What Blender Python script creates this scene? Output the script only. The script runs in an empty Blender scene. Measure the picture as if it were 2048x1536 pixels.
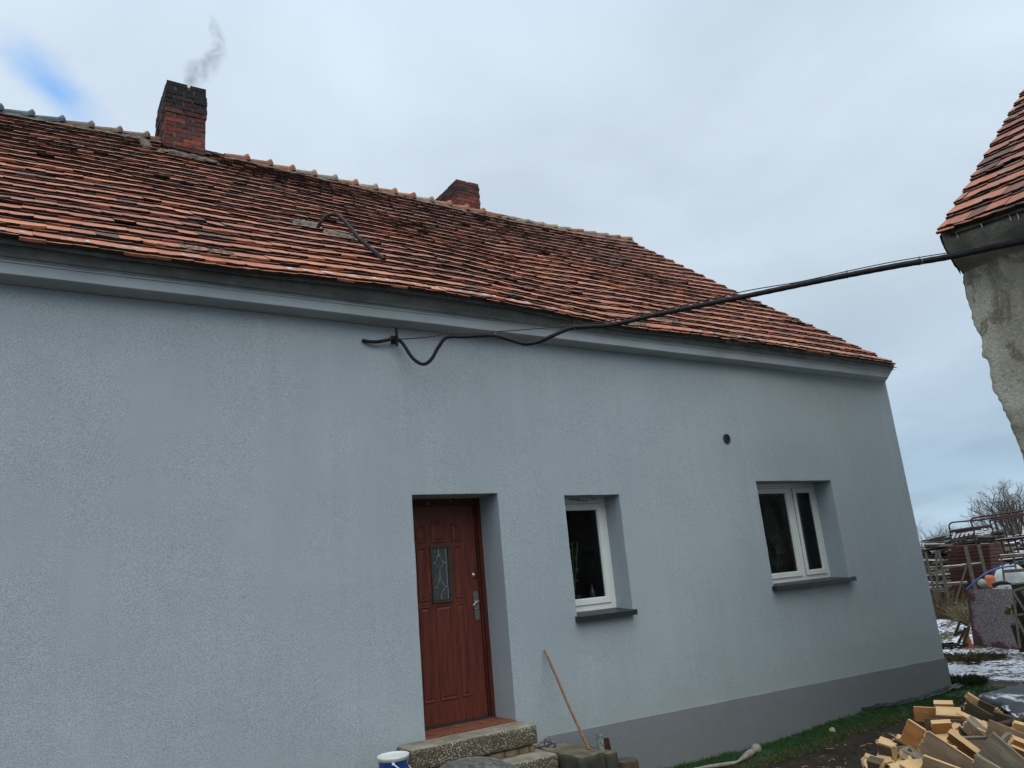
import bpy, math, random
from mathutils import Vector, Matrix, noise
random.seed(7)
R = math.radians
C = bpy.context.scene.collection
sc = bpy.context.scene
GZ = -2.0                                   # level of the yard (the camera is the origin)

# ------------------------------------------------------------------ helpers
class MB:
    """collects faces; build() links them as ONE mesh object"""
    def __init__(s): s.v=[]; s.f=[]; s.m=[]; s.c=[]; s.sm=[]
    def add(s, vs, fs, mi=0, col=(1,1,1), smooth=False):
        o=len(s.v); s.v+= [tuple(p) for p in vs]; s.c += [col]*len(vs)
        for k,f in enumerate(fs):
            s.f.append([o+i for i in f]); s.m.append(mi[k] if isinstance(mi,(list,tuple)) else mi); s.sm.append(smooth)
    def frame(s, o, a, b, c, mi=0, col=(1,1,1), jit=0):
        """box with corner o and edge vectors a, b, c"""
        o,a,b,c=map(Vector,(o,a,b,c))
        if a.cross(b).dot(c)<0: a,b=b,a
        P=[o,o+a,o+a+b,o+b,o+c,o+a+c,o+a+b+c,o+b+c]
        if jit: P=[p+Vector([random.uniform(-jit,jit) for _ in range(3)]) for p in P]
        s.add(P,[(0,3,2,1),(4,5,6,7),(0,1,5,4),(1,2,6,5),(2,3,7,6),(3,0,4,7)],mi,col)
    def box(s, x0,x1,y0,y1,z0,z1, mi=0, col=(1,1,1), jit=0):
        s.frame((x0,y0,z0),(x1-x0,0,0),(0,y1-y0,0),(0,0,z1-z0),mi,col,jit)
    def tube(s, pts, rad, n=8, mi=0, col=(1,1,1), cap=True):
        pts=[Vector(p) for p in pts]; 
        if not isinstance(rad,(list,tuple)): rad=[rad]*len(pts)
        V=[];F=[]; ref=None
        for i,p in enumerate(pts):
            t=(pts[min(i+1,len(pts)-1)]-pts[max(i-1,0)]).normalized()
            if ref is None: ref=Vector((0,0,1)) if abs(t.z)<.9 else Vector((1,0,0))
            a=(ref-t*ref.dot(t))
            if a.length<1e-4: a=t.orthogonal()
            a.normalize(); b=t.cross(a); ref=a
            for k in range(n):
                q=2*math.pi*k/n; V.append(p+(a*math.cos(q)+b*math.sin(q))*rad[i])
        for i in range(len(pts)-1):
            for k in range(n):
                F.append((i*n+k,i*n+(k+1)%n,(i+1)*n+(k+1)%n,(i+1)*n+k))
        s.add(V,F,mi,col,True)
        if cap:
            s.add(V[:n],[tuple(range(n-1,-1,-1))],mi,col); s.add(V[-n:],[tuple(range(n))],mi,col)
    def lathe(s, o, prof, n=24, mi=0, col=(1,1,1), M=None, smooth=True):
        o=Vector(o); V=[];F=[]
        for r,z in prof:
            for k in range(n):
                q=2*math.pi*k/n; p=Vector((r*math.cos(q),r*math.sin(q),z))
                if M: p=M@p
                V.append(o+p)
        for i in range(len(prof)-1):
            for k in range(n): F.append((i*n+k,i*n+(k+1)%n,(i+1)*n+(k+1)%n,(i+1)*n+k))
        s.add(V,F,mi,col,smooth)
    def build(s, name, mats, parent=None):
        me=bpy.data.meshes.new(name); me.from_pydata(s.v,[],s.f)
        if not isinstance(mats,(list,tuple)): mats=[mats]
        for m in mats: me.materials.append(m)
        me.polygons.foreach_set('material_index', s.m)
        me.polygons.foreach_set('use_smooth', s.sm)
        at=me.color_attributes.new('tint','FLOAT_COLOR','POINT')
        flat=[]
        for c in s.c: flat += [c[0],c[1],c[2],1.0]
        at.data.foreach_set('color',flat)
        me.update()
        o=bpy.data.objects.new(name,me); C.objects.link(o)
        if parent: o.parent=parent
        return o

def tag(o,label=None,cat=None,group=None,kind=None):
    if label: o['label']=label
    if cat: o['category']=cat
    if group: o['group']=group
    if kind: o['kind']=kind
    return o
def empty(name,label,cat,group=None,loc=(0,0,0)):
    o=bpy.data.objects.new(name,None); C.objects.link(o); o.empty_display_size=.1
    o.location=loc
    return tag(o,label,cat,group)
def nz(x,y=0,z=0,s=1.0): return noise.noise(Vector((x*s,y*s,z*s)))
def lerp(a,b,t): return a+(b-a)*t
def interp(tab,x):
    if x<=tab[0][0]: 
        return tab[0][1]
    for (a,b),(c,d) in zip(tab,tab[1:]):
        if x<=c: return b+(d-b)*(x-a)/(c-a)
    return tab[-1][1]
def smooth_path(P,n=6):
    P=[Vector(p) for p in P]; out=[]
    for i in range(len(P)-1):
        p0=P[max(i-1,0)];p1=P[i];p2=P[i+1];p3=P[min(i+2,len(P)-1)]
        for k in range(n):
            t=k/n
            out.append(.5*((2*p1)+(p2-p0)*t+(2*p0-5*p1+4*p2-p3)*t*t+(3*p1-p0-3*p2+p3)*t**3))
    out.append(P[-1]); return out

# ------------------------------------------------------------------ materials
class NT:
    def __init__(s,name):
        s.m=bpy.data.materials.new(name); s.m.use_nodes=True; s.t=s.m.node_tree; s.n=s.t.nodes; s.l=s.t.links
        s.b=s.n['Principled BSDF']; s.tc=s.n.new('ShaderNodeTexCoord')
    def node(s,typ,**kw):
        n=s.n.new(typ)
        for k,v in kw.items():
            if k.startswith('i_'): n.inputs[k[2:].replace('_',' ')].default_value=v
            else: setattr(n,k,v)
        return n
    def noise(s,scale,detail=3,rough=.5,stretch=None,src='Object',dist=0):
        n=s.node('ShaderNodeTexNoise'); n.inputs['Scale'].default_value=scale
        n.inputs['Detail'].default_value=detail; n.inputs['Roughness'].default_value=rough; n.inputs['Distortion'].default_value=dist
        v=s.tc.outputs[src]
        if stretch:
            mp=s.node('ShaderNodeMapping'); mp.inputs['Scale'].default_value=stretch; s.l.new(v,mp.inputs['Vector']); v=mp.outputs[0]
        s.l.new(v,n.inputs['Vector']); return n.outputs['Fac']
    def ramp(s,fac,stops):
        r=s.node('ShaderNodeValToRGB'); e=r.color_ramp.elements
        while len(e)<len(stops): e.new(.5)
        for k,(p,c) in enumerate(stops):
            e[k].position=p; e[k].color=(*c,1) if isinstance(c,(tuple,list)) else (c,c,c,1)
        s.l.new(fac,r.inputs[0]); return r.outputs[0]
    def mix(s,fac,a,b,mode='MIX'):
        n=s.node('ShaderNodeMix',data_type='RGBA',blend_type=mode)
        for sock,v in ((n.inputs[0],fac),(n.inputs[6],a),(n.inputs[7],b)):
            if hasattr(v,'links') or isinstance(v,bpy.types.NodeSocket): s.l.new(v,sock)
            elif isinstance(v,(tuple,list)): sock.default_value=(*v,1)
            elif sock==n.inputs[0]: sock.default_value=v
            else: sock.default_value=(v,v,v,1)
        return n.outputs[2]
    def math(s,op,a,b=0):
        n=s.node('ShaderNodeMath',operation=op)
        for i,v in enumerate((a,b)):
            if isinstance(v,bpy.types.NodeSocket): s.l.new(v,n.inputs[i])
            else: n.inputs[i].default_value=v
        return n.outputs[0]
    def attr(s,name='tint'):
        return s.node('ShaderNodeAttribute',attribute_name=name).outputs['Color']
    def bump(s,h,strength=.5,dist=.01,normal=None):
        b=s.node('ShaderNodeBump'); b.inputs['Strength'].default_value=strength; b.inputs['Distance'].default_value=dist
        s.l.new(h,b.inputs['Height'])
        if normal: s.l.new(normal,b.inputs['Normal'])
        return b.outputs[0]
    def done(s,col,rough=.8,normal=None,spec=.3,metal=0):
        if isinstance(col,bpy.types.NodeSocket): s.l.new(col,s.b.inputs['Base Color'])
        else: s.b.inputs['Base Color'].default_value=(*col,1)
        if isinstance(rough,bpy.types.NodeSocket): s.l.new(rough,s.b.inputs['Roughness'])
        else: s.b.inputs['Roughness'].default_value=rough
        s.b.inputs['Specular IOR Level'].default_value=spec; s.b.inputs['Metallic'].default_value=metal
        if normal: s.l.new(normal,s.b.inputs['Normal'])
        return s.m
def simple(name,c1,c2=None,scale=8,rough=.8,bs=0,bd=.004,spec=.3,metal=0,stretch=None,detail=4,tint=False,lo=.35,hi=.65):
    t=NT(name); c2=c2 or tuple(x*.75 for x in c1)
    f=t.noise(scale,detail,.6,stretch); col=t.ramp(f,[(lo,c1),(hi,c2)])
    if tint: col=t.mix(1.0,col,t.attr(),'MULTIPLY')
    n=t.bump(t.noise(bs,3,.6,stretch),.6,bd) if bs else None
    return t.done(col,rough,n,spec,metal)

def m_stucco(name,base,dark):
    t=NT(name)
    big=t.ramp(t.noise(.7,3,.55),[(.3,base),(.75,dark)])
    blot=t.noise(3.5,4,.6); big=t.mix(t.ramp(blot,[(.45,0),(.8,.3)]),big,tuple(x*.86 for x in base))
    # faint rain streaks and wear
    st=t.noise(2.2,4,.6,(3,3,.25)); big=t.mix(t.ramp(st,[(.48,0),(.8,.30)]),big,tuple(x*.80 for x in base))
    st2=t.noise(1.6,5,.65,(4.5,4.5,.16)); big=t.mix(t.ramp(st2,[(.52,0),(.8,.35)]),big,tuple(x*1.10 for x in base))
    g=t.noise(165,2,.75); grain=t.ramp(g,[(.36,.72),(.5,1.0),(.64,1.22)])
    col=t.mix(1.0,big,grain,'MULTIPLY')
    # dirt splashed up from the ground
    sep=t.node('ShaderNodeSeparateXYZ'); t.l.new(t.tc.outputs['Object'],sep.inputs[0])
    mr=t.node('ShaderNodeMapRange'); mr.inputs[1].default_value=-.95; mr.inputs[2].default_value=-1.75; mr.inputs[3].default_value=0; mr.inputs[4].default_value=.55
    t.l.new(t.math('ADD',sep.outputs[2],t.math('MULTIPLY',t.math('SUBTRACT',t.noise(2.5,5,.7),.5),1.2)),mr.inputs[0])
    col=t.mix(mr.outputs[0],col,tuple(a*b for a,b in zip(base,(.80,.76,.66))))
    n1=t.bump(g,.7,.006); n2=t.bump(t.noise(9,2),.25,.01,n1)
    return t.done(col,.9,n2,.25)
M={}
M['wall']=m_stucco('grey_blue_render',(.405,.462,.487),(.342,.392,.422))
M['plinth']=m_stucco('dark_grey_plinth_render',(.235,.258,.278),(.20,.218,.235))
def m_cornice():
    t=NT('cornice_render'); c=t.ramp(t.noise(2.5,4,.6),[(.35,(.40,.445,.47)),(.7,(.34,.375,.40))])
    sep=t.node('ShaderNodeSeparateXYZ'); t.l.new(t.tc.outputs['Object'],sep.inputs[0])
    n=t.noise(3.0,5,.65,(.35,1,1)); h=t.math('ADD',sep.outputs[2],t.math('MULTIPLY',t.math('SUBTRACT',n,.5),.10))
    mk=t.ramp(h,[(0,0),(1,1)]); 
    mr=t.node('ShaderNodeMapRange'); mr.inputs[1].default_value=2.60; mr.inputs[2].default_value=2.645; t.l.new(h,mr.inputs[0])
    cem=t.ramp(t.noise(5,4,.6),[(.35,(.24,.25,.245)),(.6,(.16,.168,.165)),(.8,(.33,.33,.30))])
    c=t.mix(mr.outputs[0],c,cem)
    return t.done(c,.9,t.bump(t.noise(60,3,.6),.5,.005),.2)
M['cornice']=m_cornice()
def m_tile(name,blotch=.5):
    t=NT(name); a=t.attr()
    c=t.mix(t.ramp(t.noise(14,4,.65),[(.38,0),(.72,.55)]),a,(.16,.075,.05))
    lich=t.ramp(t.noise(5.5,6,.72),[(.585 if blotch<.7 else .54,0),(.68,blotch)]); c=t.mix(lich,c,(.10,.092,.07) if blotch<.7 else (.27,.25,.22))
    soot=t.ramp(t.noise(.9,4,.6),[(.52,0),(.80,.6)]); c=t.mix(soot,c,(.065,.04,.034))
    g=t.ramp(t.noise(55,3,.7),[(.3,.75),(.7,1.15)]); c=t.mix(1.0,c,g,'MULTIPLY')
    return t.done(c,.8,t.bump(t.noise(45,3,.6),.6,.006),.3)
M['tile']=m_tile('clay_tile'); 
M['tile_edge']=simple('lichen_and_shadow_tile_edge',(.016,.013,.012),(.055,.030,.022),9,.95,50,.006,tint=False,lo=.45,hi=.75)  # near-black edges: real lichen, with the shadow between tiles painted in
M['batten']=simple('dark_roof_underlay',(.02,.018,.016))
M['brick']=simple('chimney_brick',(1,1,1),(.6,.55,.5),22,.9,60,.006,tint=True)
M['mortar']=simple('chimney_mortar',(.17,.155,.13),(.045,.04,.038),14,.95,40,.01)
M['bedding']=simple('lime_mortar_bedding',(.20,.175,.14),(.065,.055,.045),11,.95,30,.02)
M['ridge']=simple('ridge_clay',(1,1,1),(.55,.50,.45),9,.85,40,.006,tint=True)
def m_door():
    t=NT('door_wood'); f=t.noise(7,5,.6,(9,9,.55)); c=t.ramp(f,[(.3,(.165,.037,.021)),(.55,(.105,.026,.017)),(.72,(.042,.014,.011))])
    c=t.mix(t.ramp(t.noise(60,3,.6,(3,3,.08)),[(.4,0),(.7,.35)]),c,(.05,.010,.006))
    return t.done(c,.42,t.bump(f,.12,.003),.35)
M['door']=m_door()
M['door_dark']=simple('door_frame_wood',(.085,.020,.012),(.05,.012,.009),5,.5,stretch=(6,6,.5))
M['glassframe']=simple('olive_glazing_frame',(.045,.042,.028),(.03,.028,.02),20,.45,spec=.4)
M['steel']=simple('brushed_steel',(.42,.41,.38),(.3,.3,.28),40,.33,metal=1)
M['lead']=simple('leading',(.55,.56,.55),(.4,.4,.4),30,.4,metal=.6)
M['frost_glass']=simple('textured_door_glass',(.055,.068,.068),(.035,.045,.045),25,.22,60,.01,spec=.5)
M['pvc']=simple('white_pvc',(.74,.76,.72),(.68,.70,.67),6,.45,spec=.4)
M['seal']=simple('black_seal',(.02,.02,.02))
M['sill']=simple('anthracite_sill',(.013,.015,.018),(.024,.026,.029),14,.45,spec=.5)
M['black']=simple('black_plastic',(.012,.013,.015),(.022,.022,.025),12,.7,spec=.2)
M['rust_iron']=simple('dark_iron',(.035,.026,.024),(.07,.03,.022),20,.75)
M['ventgrey']=simple('vent_plastic',(.05,.056,.056),(.035,.04,.04),20,.5)
def m_glass():
    t=NT('window_glass'); n=t.n; t.n.remove(t.b)
    o=n['Material Output']; tr=t.node('ShaderNodeBsdfTransparent'); tr.inputs[0].default_value=(.70,.76,.75,1)
    g=t.node('ShaderNodeBsdfGlossy'); g.inputs['Roughness'].default_value=.03; g.inputs[0].default_value=(.8,.85,.85,1)
    fr=t.node('ShaderNodeFresnel'); fr.inputs[0].default_value=1.42
    mx=t.node('ShaderNodeMixShader'); t.l.new(fr.outputs[0],mx.inputs[0]); t.l.new(tr.outputs[0],mx.inputs[1]); t.l.new(g.outputs[0],mx.inputs[2])
    t.l.new(mx.outputs[0],o.inputs[0]); return t.m
M['glass']=m_glass()
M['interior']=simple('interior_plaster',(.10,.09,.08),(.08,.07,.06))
M['curtain']=simple('dark_curtain',(.10,.105,.11),(.05,.05,.06),10,.95,stretch=(6,6,.1))
M['leaf_in']=simple('houseplant_leaf',(.22,.36,.18),(.12,.22,.11),20,.5)
M['terra']=simple('terracotta',(.48,.14,.055),(.38,.10,.045),6,.7)
def m_terrazzo():
    t=NT('washed_pebble_concrete')
    v=t.node('ShaderNodeTexVoronoi'); v.inputs['Scale'].default_value=75; t.l.new(t.tc.outputs['Object'],v.inputs['Vector'])
    sp=t.node('ShaderNodeSeparateColor'); t.l.new(v.outputs['Color'],sp.inputs[0])
    c=t.ramp(sp.outputs[0],[(.0,(.06,.05,.035)),(.3,(.17,.14,.10)),(.6,(.30,.26,.18)),(.85,(.50,.46,.36))])
    c=t.mix(t.ramp(v.outputs['Distance'],[(.25,0),(.6,.85)]),c,(.06,.052,.038))
    c=t.mix(t.ramp(t.noise(4,5,.6),[(.45,0),(.66,.75)]),c,(.085,.06,.035))
    c=t.mix(t.ramp(t.noise(2.2,3,.6),[(.55,0),(.8,.5)]),c,(.10,.10,.06))
    return t.done(c,.85,t.bump(v.outputs['Distance'],.8,.01),.3)
M['terrazzo']=m_terrazzo()
M['concrete']=simple('mossy_concrete',(.20,.17,.11),(.085,.075,.045),5,.95,50,.01,detail=6)
M['concrete_top']=simple('worn_step_top',(.30,.27,.21),(.16,.14,.10),6,.95,50,.008,detail=6)
M['concrete_dark']=simple('dark_concrete_side',(.075,.072,.05),(.04,.04,.03),6,.95,50,.01)  # block sides, darker than the block top
M['tilefloor']=simple('red_doorstep_tile',(.25,.075,.035),(.10,.045,.03),9,.7,20,.003,detail=6)
M['slate']=simple('step_stone_slips',(.26,.21,.13),(.12,.09,.055),7,.9,40,.01)
M['zinc']=simple('galvanised_steel',(.42,.48,.46),(.22,.26,.25),30,.5,metal=.5)
M['handle_wood']=simple('broomstick_wood',(.25,.135,.06),(.17,.085,.04),5,.6,stretch=(10,10,.6))
M['white_pl']=simple('white_bucket_plastic',(.70,.73,.69),(.60,.63,.60),9,.4,spec=.45)
def m_bucket():
    t=NT('printed_bucket_wall'); v=t.node('ShaderNodeTexVoronoi'); v.inputs['Scale'].default_value=9; v.inputs['Randomness'].default_value=.8
    t.l.new(t.tc.outputs['Object'],v.inputs['Vector'])
    c=t.ramp(v.outputs['Distance'],[(.0,(.20,.46,.74)),(.24,(.12,.36,.68)),(.27,(.010,.055,.22)),(1,(.010,.04,.19))])
    return t.done(c,.35,None,.5)
M['bucket']=m_bucket()
M['tub']=simple('mortar_crusted_metal',(.15,.15,.13),(.045,.047,.045),12,.9,40,.010,detail=6,stretch=(2,2,.8),lo=.35,hi=.65)
M['tubrim']=simple('grey_rolled_rim',(.15,.155,.15),(.08,.08,.08),12,.6)
M['bag']=simple('black_plastic_bag',(.02,.02,.022),(.30,.30,.31),11,.3,spec=.6,lo=.5,hi=.62)
M['bark']=simple('bark',(.09,.065,.04),(.04,.03,.02),9,.95,30,.02,stretch=(2,2,.4))
M['logtop']=simple('grey_sawn_log_top',(.10,.09,.07),(.05,.045,.035),14,.9,30,.008)
M['brownplate']=simple('red_brown_painted_board',(.075,.025,.018),(.04,.015,.012),9,.6)
M['hose']=simple('grimy_canvas_hose',(.34,.31,.26),(.20,.18,.15),14,.85,60,.006)
M['membrane']=simple('bitumen_membrane',(.022,.025,.030),(.04,.044,.05),9,.6,20,.01)
M['membrane_grey']=simple('grey_fleece_edge',(.16,.165,.175),(.09,.095,.1),9,.8)
def m_wood(name,a,b,c,wet=.0):
    t=NT(name); f=t.noise(9,5,.65,(.35,3,3),dist=.6); col=t.ramp(f,[(.3,a),(.5,b),(.72,c)])
    col=t.mix(t.ramp(t.noise(26,3,.7),[(.6,0),(.75,.5)]),col,tuple(x*.5 for x in b))
    return t.done(col,.8,t.bump(f,.5,.006),.25)
M['w_fresh']=m_wood('fresh_sawn_pine',(.48,.30,.145),(.42,.24,.10),(.27,.14,.055))
M['w_orange']=m_wood('orange_pine',(.42,.20,.07),(.34,.145,.045),(.20,.08,.03))
M['w_grey']=m_wood('weathered_grey_pine',(.26,.22,.16),(.17,.14,.10),(.09,.07,.05))
M['w_dark']=m_wood('dark_wet_board',(.105,.078,.050),(.072,.052,.034),(.04,.029,.020))
M['w_end']=m_wood('torn_pine_end',(.56,.38,.20),(.50,.33,.16),(.36,.21,.09))
M['w_tan']=m_wood('tan_fence_board',(.26,.19,.12),(.19,.13,.08),(.11,.075,.05))
M['w_rack']=m_wood('grey_brown_rack_timber',(.15,.125,.09),(.11,.09,.065),(.06,.048,.036))
def m_barn():
    t=NT('old_barn_render'); c=t.ramp(t.noise(1.1,5,.62,dist=.8),[(.30,(.20,.18,.135)),(.45,(.34,.32,.25)),(.62,(.48,.46,.38)),(.8,(.36,.35,.30))])
    c=t.mix(t.ramp(t.noise(2.1,5,.65,(1,1,.55),dist=1.2),[(.53,0),(.60,.75)]),c,(.15,.13,.09))
    c=t.mix(t.ramp(t.noise(9,4,.7),[(.60,0),(.70,.7)]),c,(.11,.105,.09))
    c=t.mix(1.0,c,t.ramp(t.noise(45,3,.7),[(.3,.72),(.7,1.2)]),'MULTIPLY')
    return t.done(c,.95,t.bump(t.noise(28,5,.7),.8,.02,t.bump(t.noise(4,3),.5,.05)),.15)
M['barn']=m_barn()
M['barn_dark']=simple('crumbling_render_edge',(.07,.062,.05),(.022,.02,.018),9,.98,20,.03,detail=6)
M['barn_dirty']=simple('sooty_eaves_render',(.15,.145,.12),(.38,.365,.29),3.2,.95,30,.015,detail=6,lo=.42,hi=.72)
M['snow']=simple('old_snow',(.78,.81,.84),(.60,.63,.67),9,.6,30,.02)
M['ice']=simple('icicle',(.72,.76,.78),(.6,.65,.68),9,.2,spec=.6)
M['rustsheet']=None
def m_rustsheet():
    t=NT('rusty_sheet_with_frost'); n=t.noise(1.6,5,.6,dist=.7)
    sep=t.node('ShaderNodeSeparateXYZ'); t.l.new(t.tc.outputs['Generated'],sep.inputs[0])
    sp=t.noise(55,2,.8)
    frost=t.ramp(sp,[(.40,(.085,.048,.044)),(.62,(.27,.25,.255))])
    edge=t.math('ADD',t.math('SUBTRACT',1.0,sep.outputs[1]),t.math('MULTIPLY',t.math('SUBTRACT',n,.5),.9))
    mk=t.ramp(edge,[(.20,1.0),(.26,0)])
    e2=t.math('ADD',sep.outputs[2],t.math('MULTIPLY',t.math('SUBTRACT',n,.5),.7)); mk2=t.ramp(e2,[(.06,1.0),(.10,0)])
    c=t.mix(t.math('MAXIMUM',mk,mk2),frost,(.085,.034,.030))
    return t.done(c,.75,t.bump(sp,.3,.01),.3)
M['rustsheet']=m_rustsheet()
M['redboard']=simple('dark_red_stacked_boards',(.075,.022,.019),(.035,.013,.012),6,.8,stretch=(1,1,4))
M['tube']=simple('dark_red_brown_tube',(.035,.018,.017),(.055,.022,.018),9,.6)
M['olddark']=m_wood('blackened_timber',(.05,.043,.036),(.035,.03,.026),(.02,.018,.016))
M['sack']=simple('dirty_white_sack',(.50,.53,.52),(.38,.40,.39),5,.7,12,.03)
M['blue']=simple('blue_pipe',(.02,.09,.30),(.035,.12,.33),9,.4,spec=.4)
M['jar']=simple('tarnished_tin',(.20,.16,.06),(.09,.08,.04),12,.4,metal=.4)
M['twig']=simple('dry_twigs',(.10,.07,.04),(.18,.13,.07),9,.9)
M['drygrass']=simple('dry_grass',(.24,.20,.11),(.12,.10,.05),9,.9)
M['turf']=simple('green_turf',(1,1,1),(.6,.6,.6),14,.85,tint=True)
M['stone']=simple('pale_stone',(.42,.38,.30),(.3,.27,.2),9,.9)
M['treebark']=simple('bare_tree_bark',(.13,.105,.088),(.09,.074,.062),3,.95)
M['farshrub']=simple('far_shrub_twigs',(.13,.115,.11),(.09,.08,.08),3,.95)
def m_ground():
    t=NT('yard_ground'); sep=t.node('ShaderNodeSeparateXYZ'); t.l.new(t.tc.outputs['Object'],sep.inputs[0])
    mud=t.ramp(t.noise(3.5,6,.7),[(.3,(.022,.016,.011)),(.55,(.045,.034,.023)),(.8,(.095,.072,.048))])
    mud=t.mix(t.ramp(t.noise(30,4,.7),[(.60,0),(.75,.7)]),mud,(.10,.08,.055))
    gr=t.ramp(t.noise(12,5,.7),[(.3,(.045,.05,.02)),(.7,(.13,.10,.055))])
    base=t.mix(t.ramp(t.noise(.9,4,.6),[(.45,0),(.6,1.0)]),mud,gr)
    mr=t.node('ShaderNodeMapRange'); mr.inputs[1].default_value=9.5; mr.inputs[2].default_value=11.9; t.l.new(sep.outputs[0],mr.inputs[0])
    base=t.mix(mr.outputs[0],mud,base)
    n=t.noise(.75,5,.62,(1,1,1)); n2=t.noise(14,5,.75)
    s=t.math('ADD',t.math('MULTIPLY',t.math('SUBTRACT',n,.5),1.8),t.math('MULTIPLY',t.math('SUBTRACT',n2,.5),1.5))
    mr2=t.node('ShaderNodeMapRange'); mr2.inputs[1].default_value=10.9; mr2.inputs[2].default_value=12.6; mr2.inputs[3].default_value=-1.2; mr2.inputs[4].default_value=.08; t.l.new(sep.outputs[0],mr2.inputs[0])
    k=t.ramp(t.math('ADD',s,mr2.outputs[0]),[(.0,0),(.10,1.0)])
    snow=t.ramp(t.noise(6,4,.6),[(.3,(.80,.83,.87)),(.8,(.62,.66,.71))])
    c=t.mix(k,base,snow)
    return t.done(c,.85,t.bump(t.noise(26,6,.75),1.0,.05),.25)
M['ground']=m_ground()

# ------------------------------------------------------------------ camera, light, sky
cam=bpy.data.cameras.new('camera'); co=bpy.data.objects.new('camera',cam); C.objects.link(co); sc.camera=co
cam.sensor_width=36; cam.lens=27.078; cam.clip_start=.05; cam.clip_end=3000
r=Vector((0.83861352,-0.53776325,-0.08682188)); u=Vector((-0.06303921,-0.25412416,0.965115)); f=Vector((0.54106692,0.80388531,0.24701213))
m=Matrix((r,u,-f)).transposed().to_4x4(); co.matrix_world=m
SUN_AZ=R(196); SUN_EL=R(50)      # azimuth clockwise from +Y
w=bpy.data.worlds.new('World'); sc.world=w; w.use_nodes=True; wt=w.node_tree; wn=wt.nodes; wl=wt.links
bg=wn['Background']
def wnode(typ,**k):
    n=wn.new(typ)
    for a,b in k.items(): setattr(n,a,b)
    return n
sky=wnode('ShaderNodeTexSky',sky_type='NISHITA',sun_disc=False); sky.sun_elevation=SUN_EL; sky.sun_rotation=SUN_AZ; sky.altitude=100
tc=wnode('ShaderNodeTexCoord'); sep=wnode('ShaderNodeSeparateXYZ'); wl.new(tc.outputs['Generated'],sep.inputs[0])
# cloud deck: project the view direction on a flat layer so clouds flatten towards the horizon
dv=wnode('ShaderNodeMath',operation='ADD'); dv.inputs[1].default_value=.22; wl.new(sep.outputs[2],dv.inputs[0])
inv=wnode('ShaderNodeMath',operation='DIVIDE'); inv.inputs[0].default_value=1; wl.new(dv.outputs[0],inv.inputs[1])
sc_=wnode('ShaderNodeVectorMath',operation='SCALE'); wl.new(tc.outputs['Generated'],sc_.inputs[0]); wl.new(inv.outputs[0],sc_.inputs['Scale'])
n1=wnode('ShaderNodeTexNoise'); n1.inputs['Scale'].default_value=1.7; n1.inputs['Detail'].default_value=5; n1.inputs['Roughness'].default_value=.5; n1.inputs['Distortion'].default_value=.4; wl.new(sc_.outputs[0],n1.inputs['Vector'])
tone=wnode('ShaderNodeValToRGB'); e=tone.color_ramp.elements; e[0].position=.33; e[0].color=(.57,.655,.745,1); e[1].position=.68; e[1].color=(.70,.80,.895,1)
wl.new(n1.outputs['Fac'],tone.inputs[0])
elev=wnode('ShaderNodeValToRGB'); E_=elev.color_ramp.elements; E_[0].position=0; E_[0].color=(.50,.58,.62,1); E_[1].position=1; E_[1].color=(2.1,2.05,2.0,1)
for p,c in ((.10,(.455,.53,.585)),(.30,(.62,.65,.67)),(.5,(.70,.71,.72)),(.68,(.70,.72,.75)),(.80,(1.5,1.47,1.45))):
    x=E_.new(p); x.color=(*c,1)
wl.new(sep.outputs[2],elev.inputs[0])
mul=wnode('ShaderNodeMix',data_type='RGBA',blend_type='MULTIPLY'); mul.inputs[0].default_value=1; wl.new(tone.outputs[0],mul.inputs[6]); wl.new(elev.outputs[0],mul.inputs[7])
# one rift in the clouds, on the left, where blue sky shows
BD=(r*(104-1024)-u*(178-768)+f*1540.4).normalized()
n2=wnode('ShaderNodeTexNoise'); n2.inputs['Scale'].default_value=9.0; n2.inputs['Detail'].default_value=6; n2.inputs['Roughness'].default_value=.55; wl.new(tc.outputs['Generated'],n2.inputs['Vector'])
vs=wnode('ShaderNodeVectorMath',operation='SUBTRACT'); wl.new(tc.outputs['Generated'],vs.inputs[0]); vs.inputs[1].default_value=BD
# the rift is elongated: along = down-right direction, across = perpendicular
al=(r*.62-u*.78).normalized(); ac=(r*.78+u*.62).normalized()
def dot(v):
    d=wnode('ShaderNodeVectorMath',operation='DOT_PRODUCT'); wl.new(vs.outputs[0],d.inputs[0]); d.inputs[1].default_value=v; return d.outputs['Value']
def wm(op,a,b):
    n=wnode('ShaderNodeMath',operation=op)
    for i,v in enumerate((a,b)):
        if isinstance(v,bpy.types.NodeSocket): wl.new(v,n.inputs[i])
        else: n.inputs[i].default_value=v
    return n.outputs[0]
d2=wm('ADD',wm('POWER',wm('ABSOLUTE',wm('DIVIDE',dot(al),.042),0),2.0),wm('POWER',wm('ABSOLUTE',wm('DIVIDE',dot(ac),.024),0),2.0))
rf=wm('ADD',wm('POWER',d2,.5),wm('MULTIPLY',wm('SUBTRACT',n2.outputs['Fac'],.5),2.4))
rift=wnode('ShaderNodeMapRange'); rift.inputs[1].default_value=-.35; rift.inputs[2].default_value=1.5; rift.inputs[3].default_value=.85; rift.inputs[4].default_value=0.0; rift.interpolation_type='SMOOTHSTEP'; wl.new(rf,rift.inputs[0])
skb=wnode('ShaderNodeMix',data_type='RGBA',blend_type='MULTIPLY'); skb.inputs[0].default_value=1; wl.new(sky.outputs[0],skb.inputs[6]); skb.inputs[7].default_value=(.03,.03,.03,1)
mx=wnode('ShaderNodeMix',data_type='RGBA'); wl.new(rift.outputs[0],mx.inputs[0]); wl.new(mul.outputs[2],mx.inputs[6])
blue=wnode('ShaderNodeMix',data_type='RGBA',blend_type='ADD'); blue.inputs[0].default_value=1; wl.new(skb.outputs[2],blue.inputs[6]); blue.inputs[7].default_value=(.07,.25,.56,1)
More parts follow.
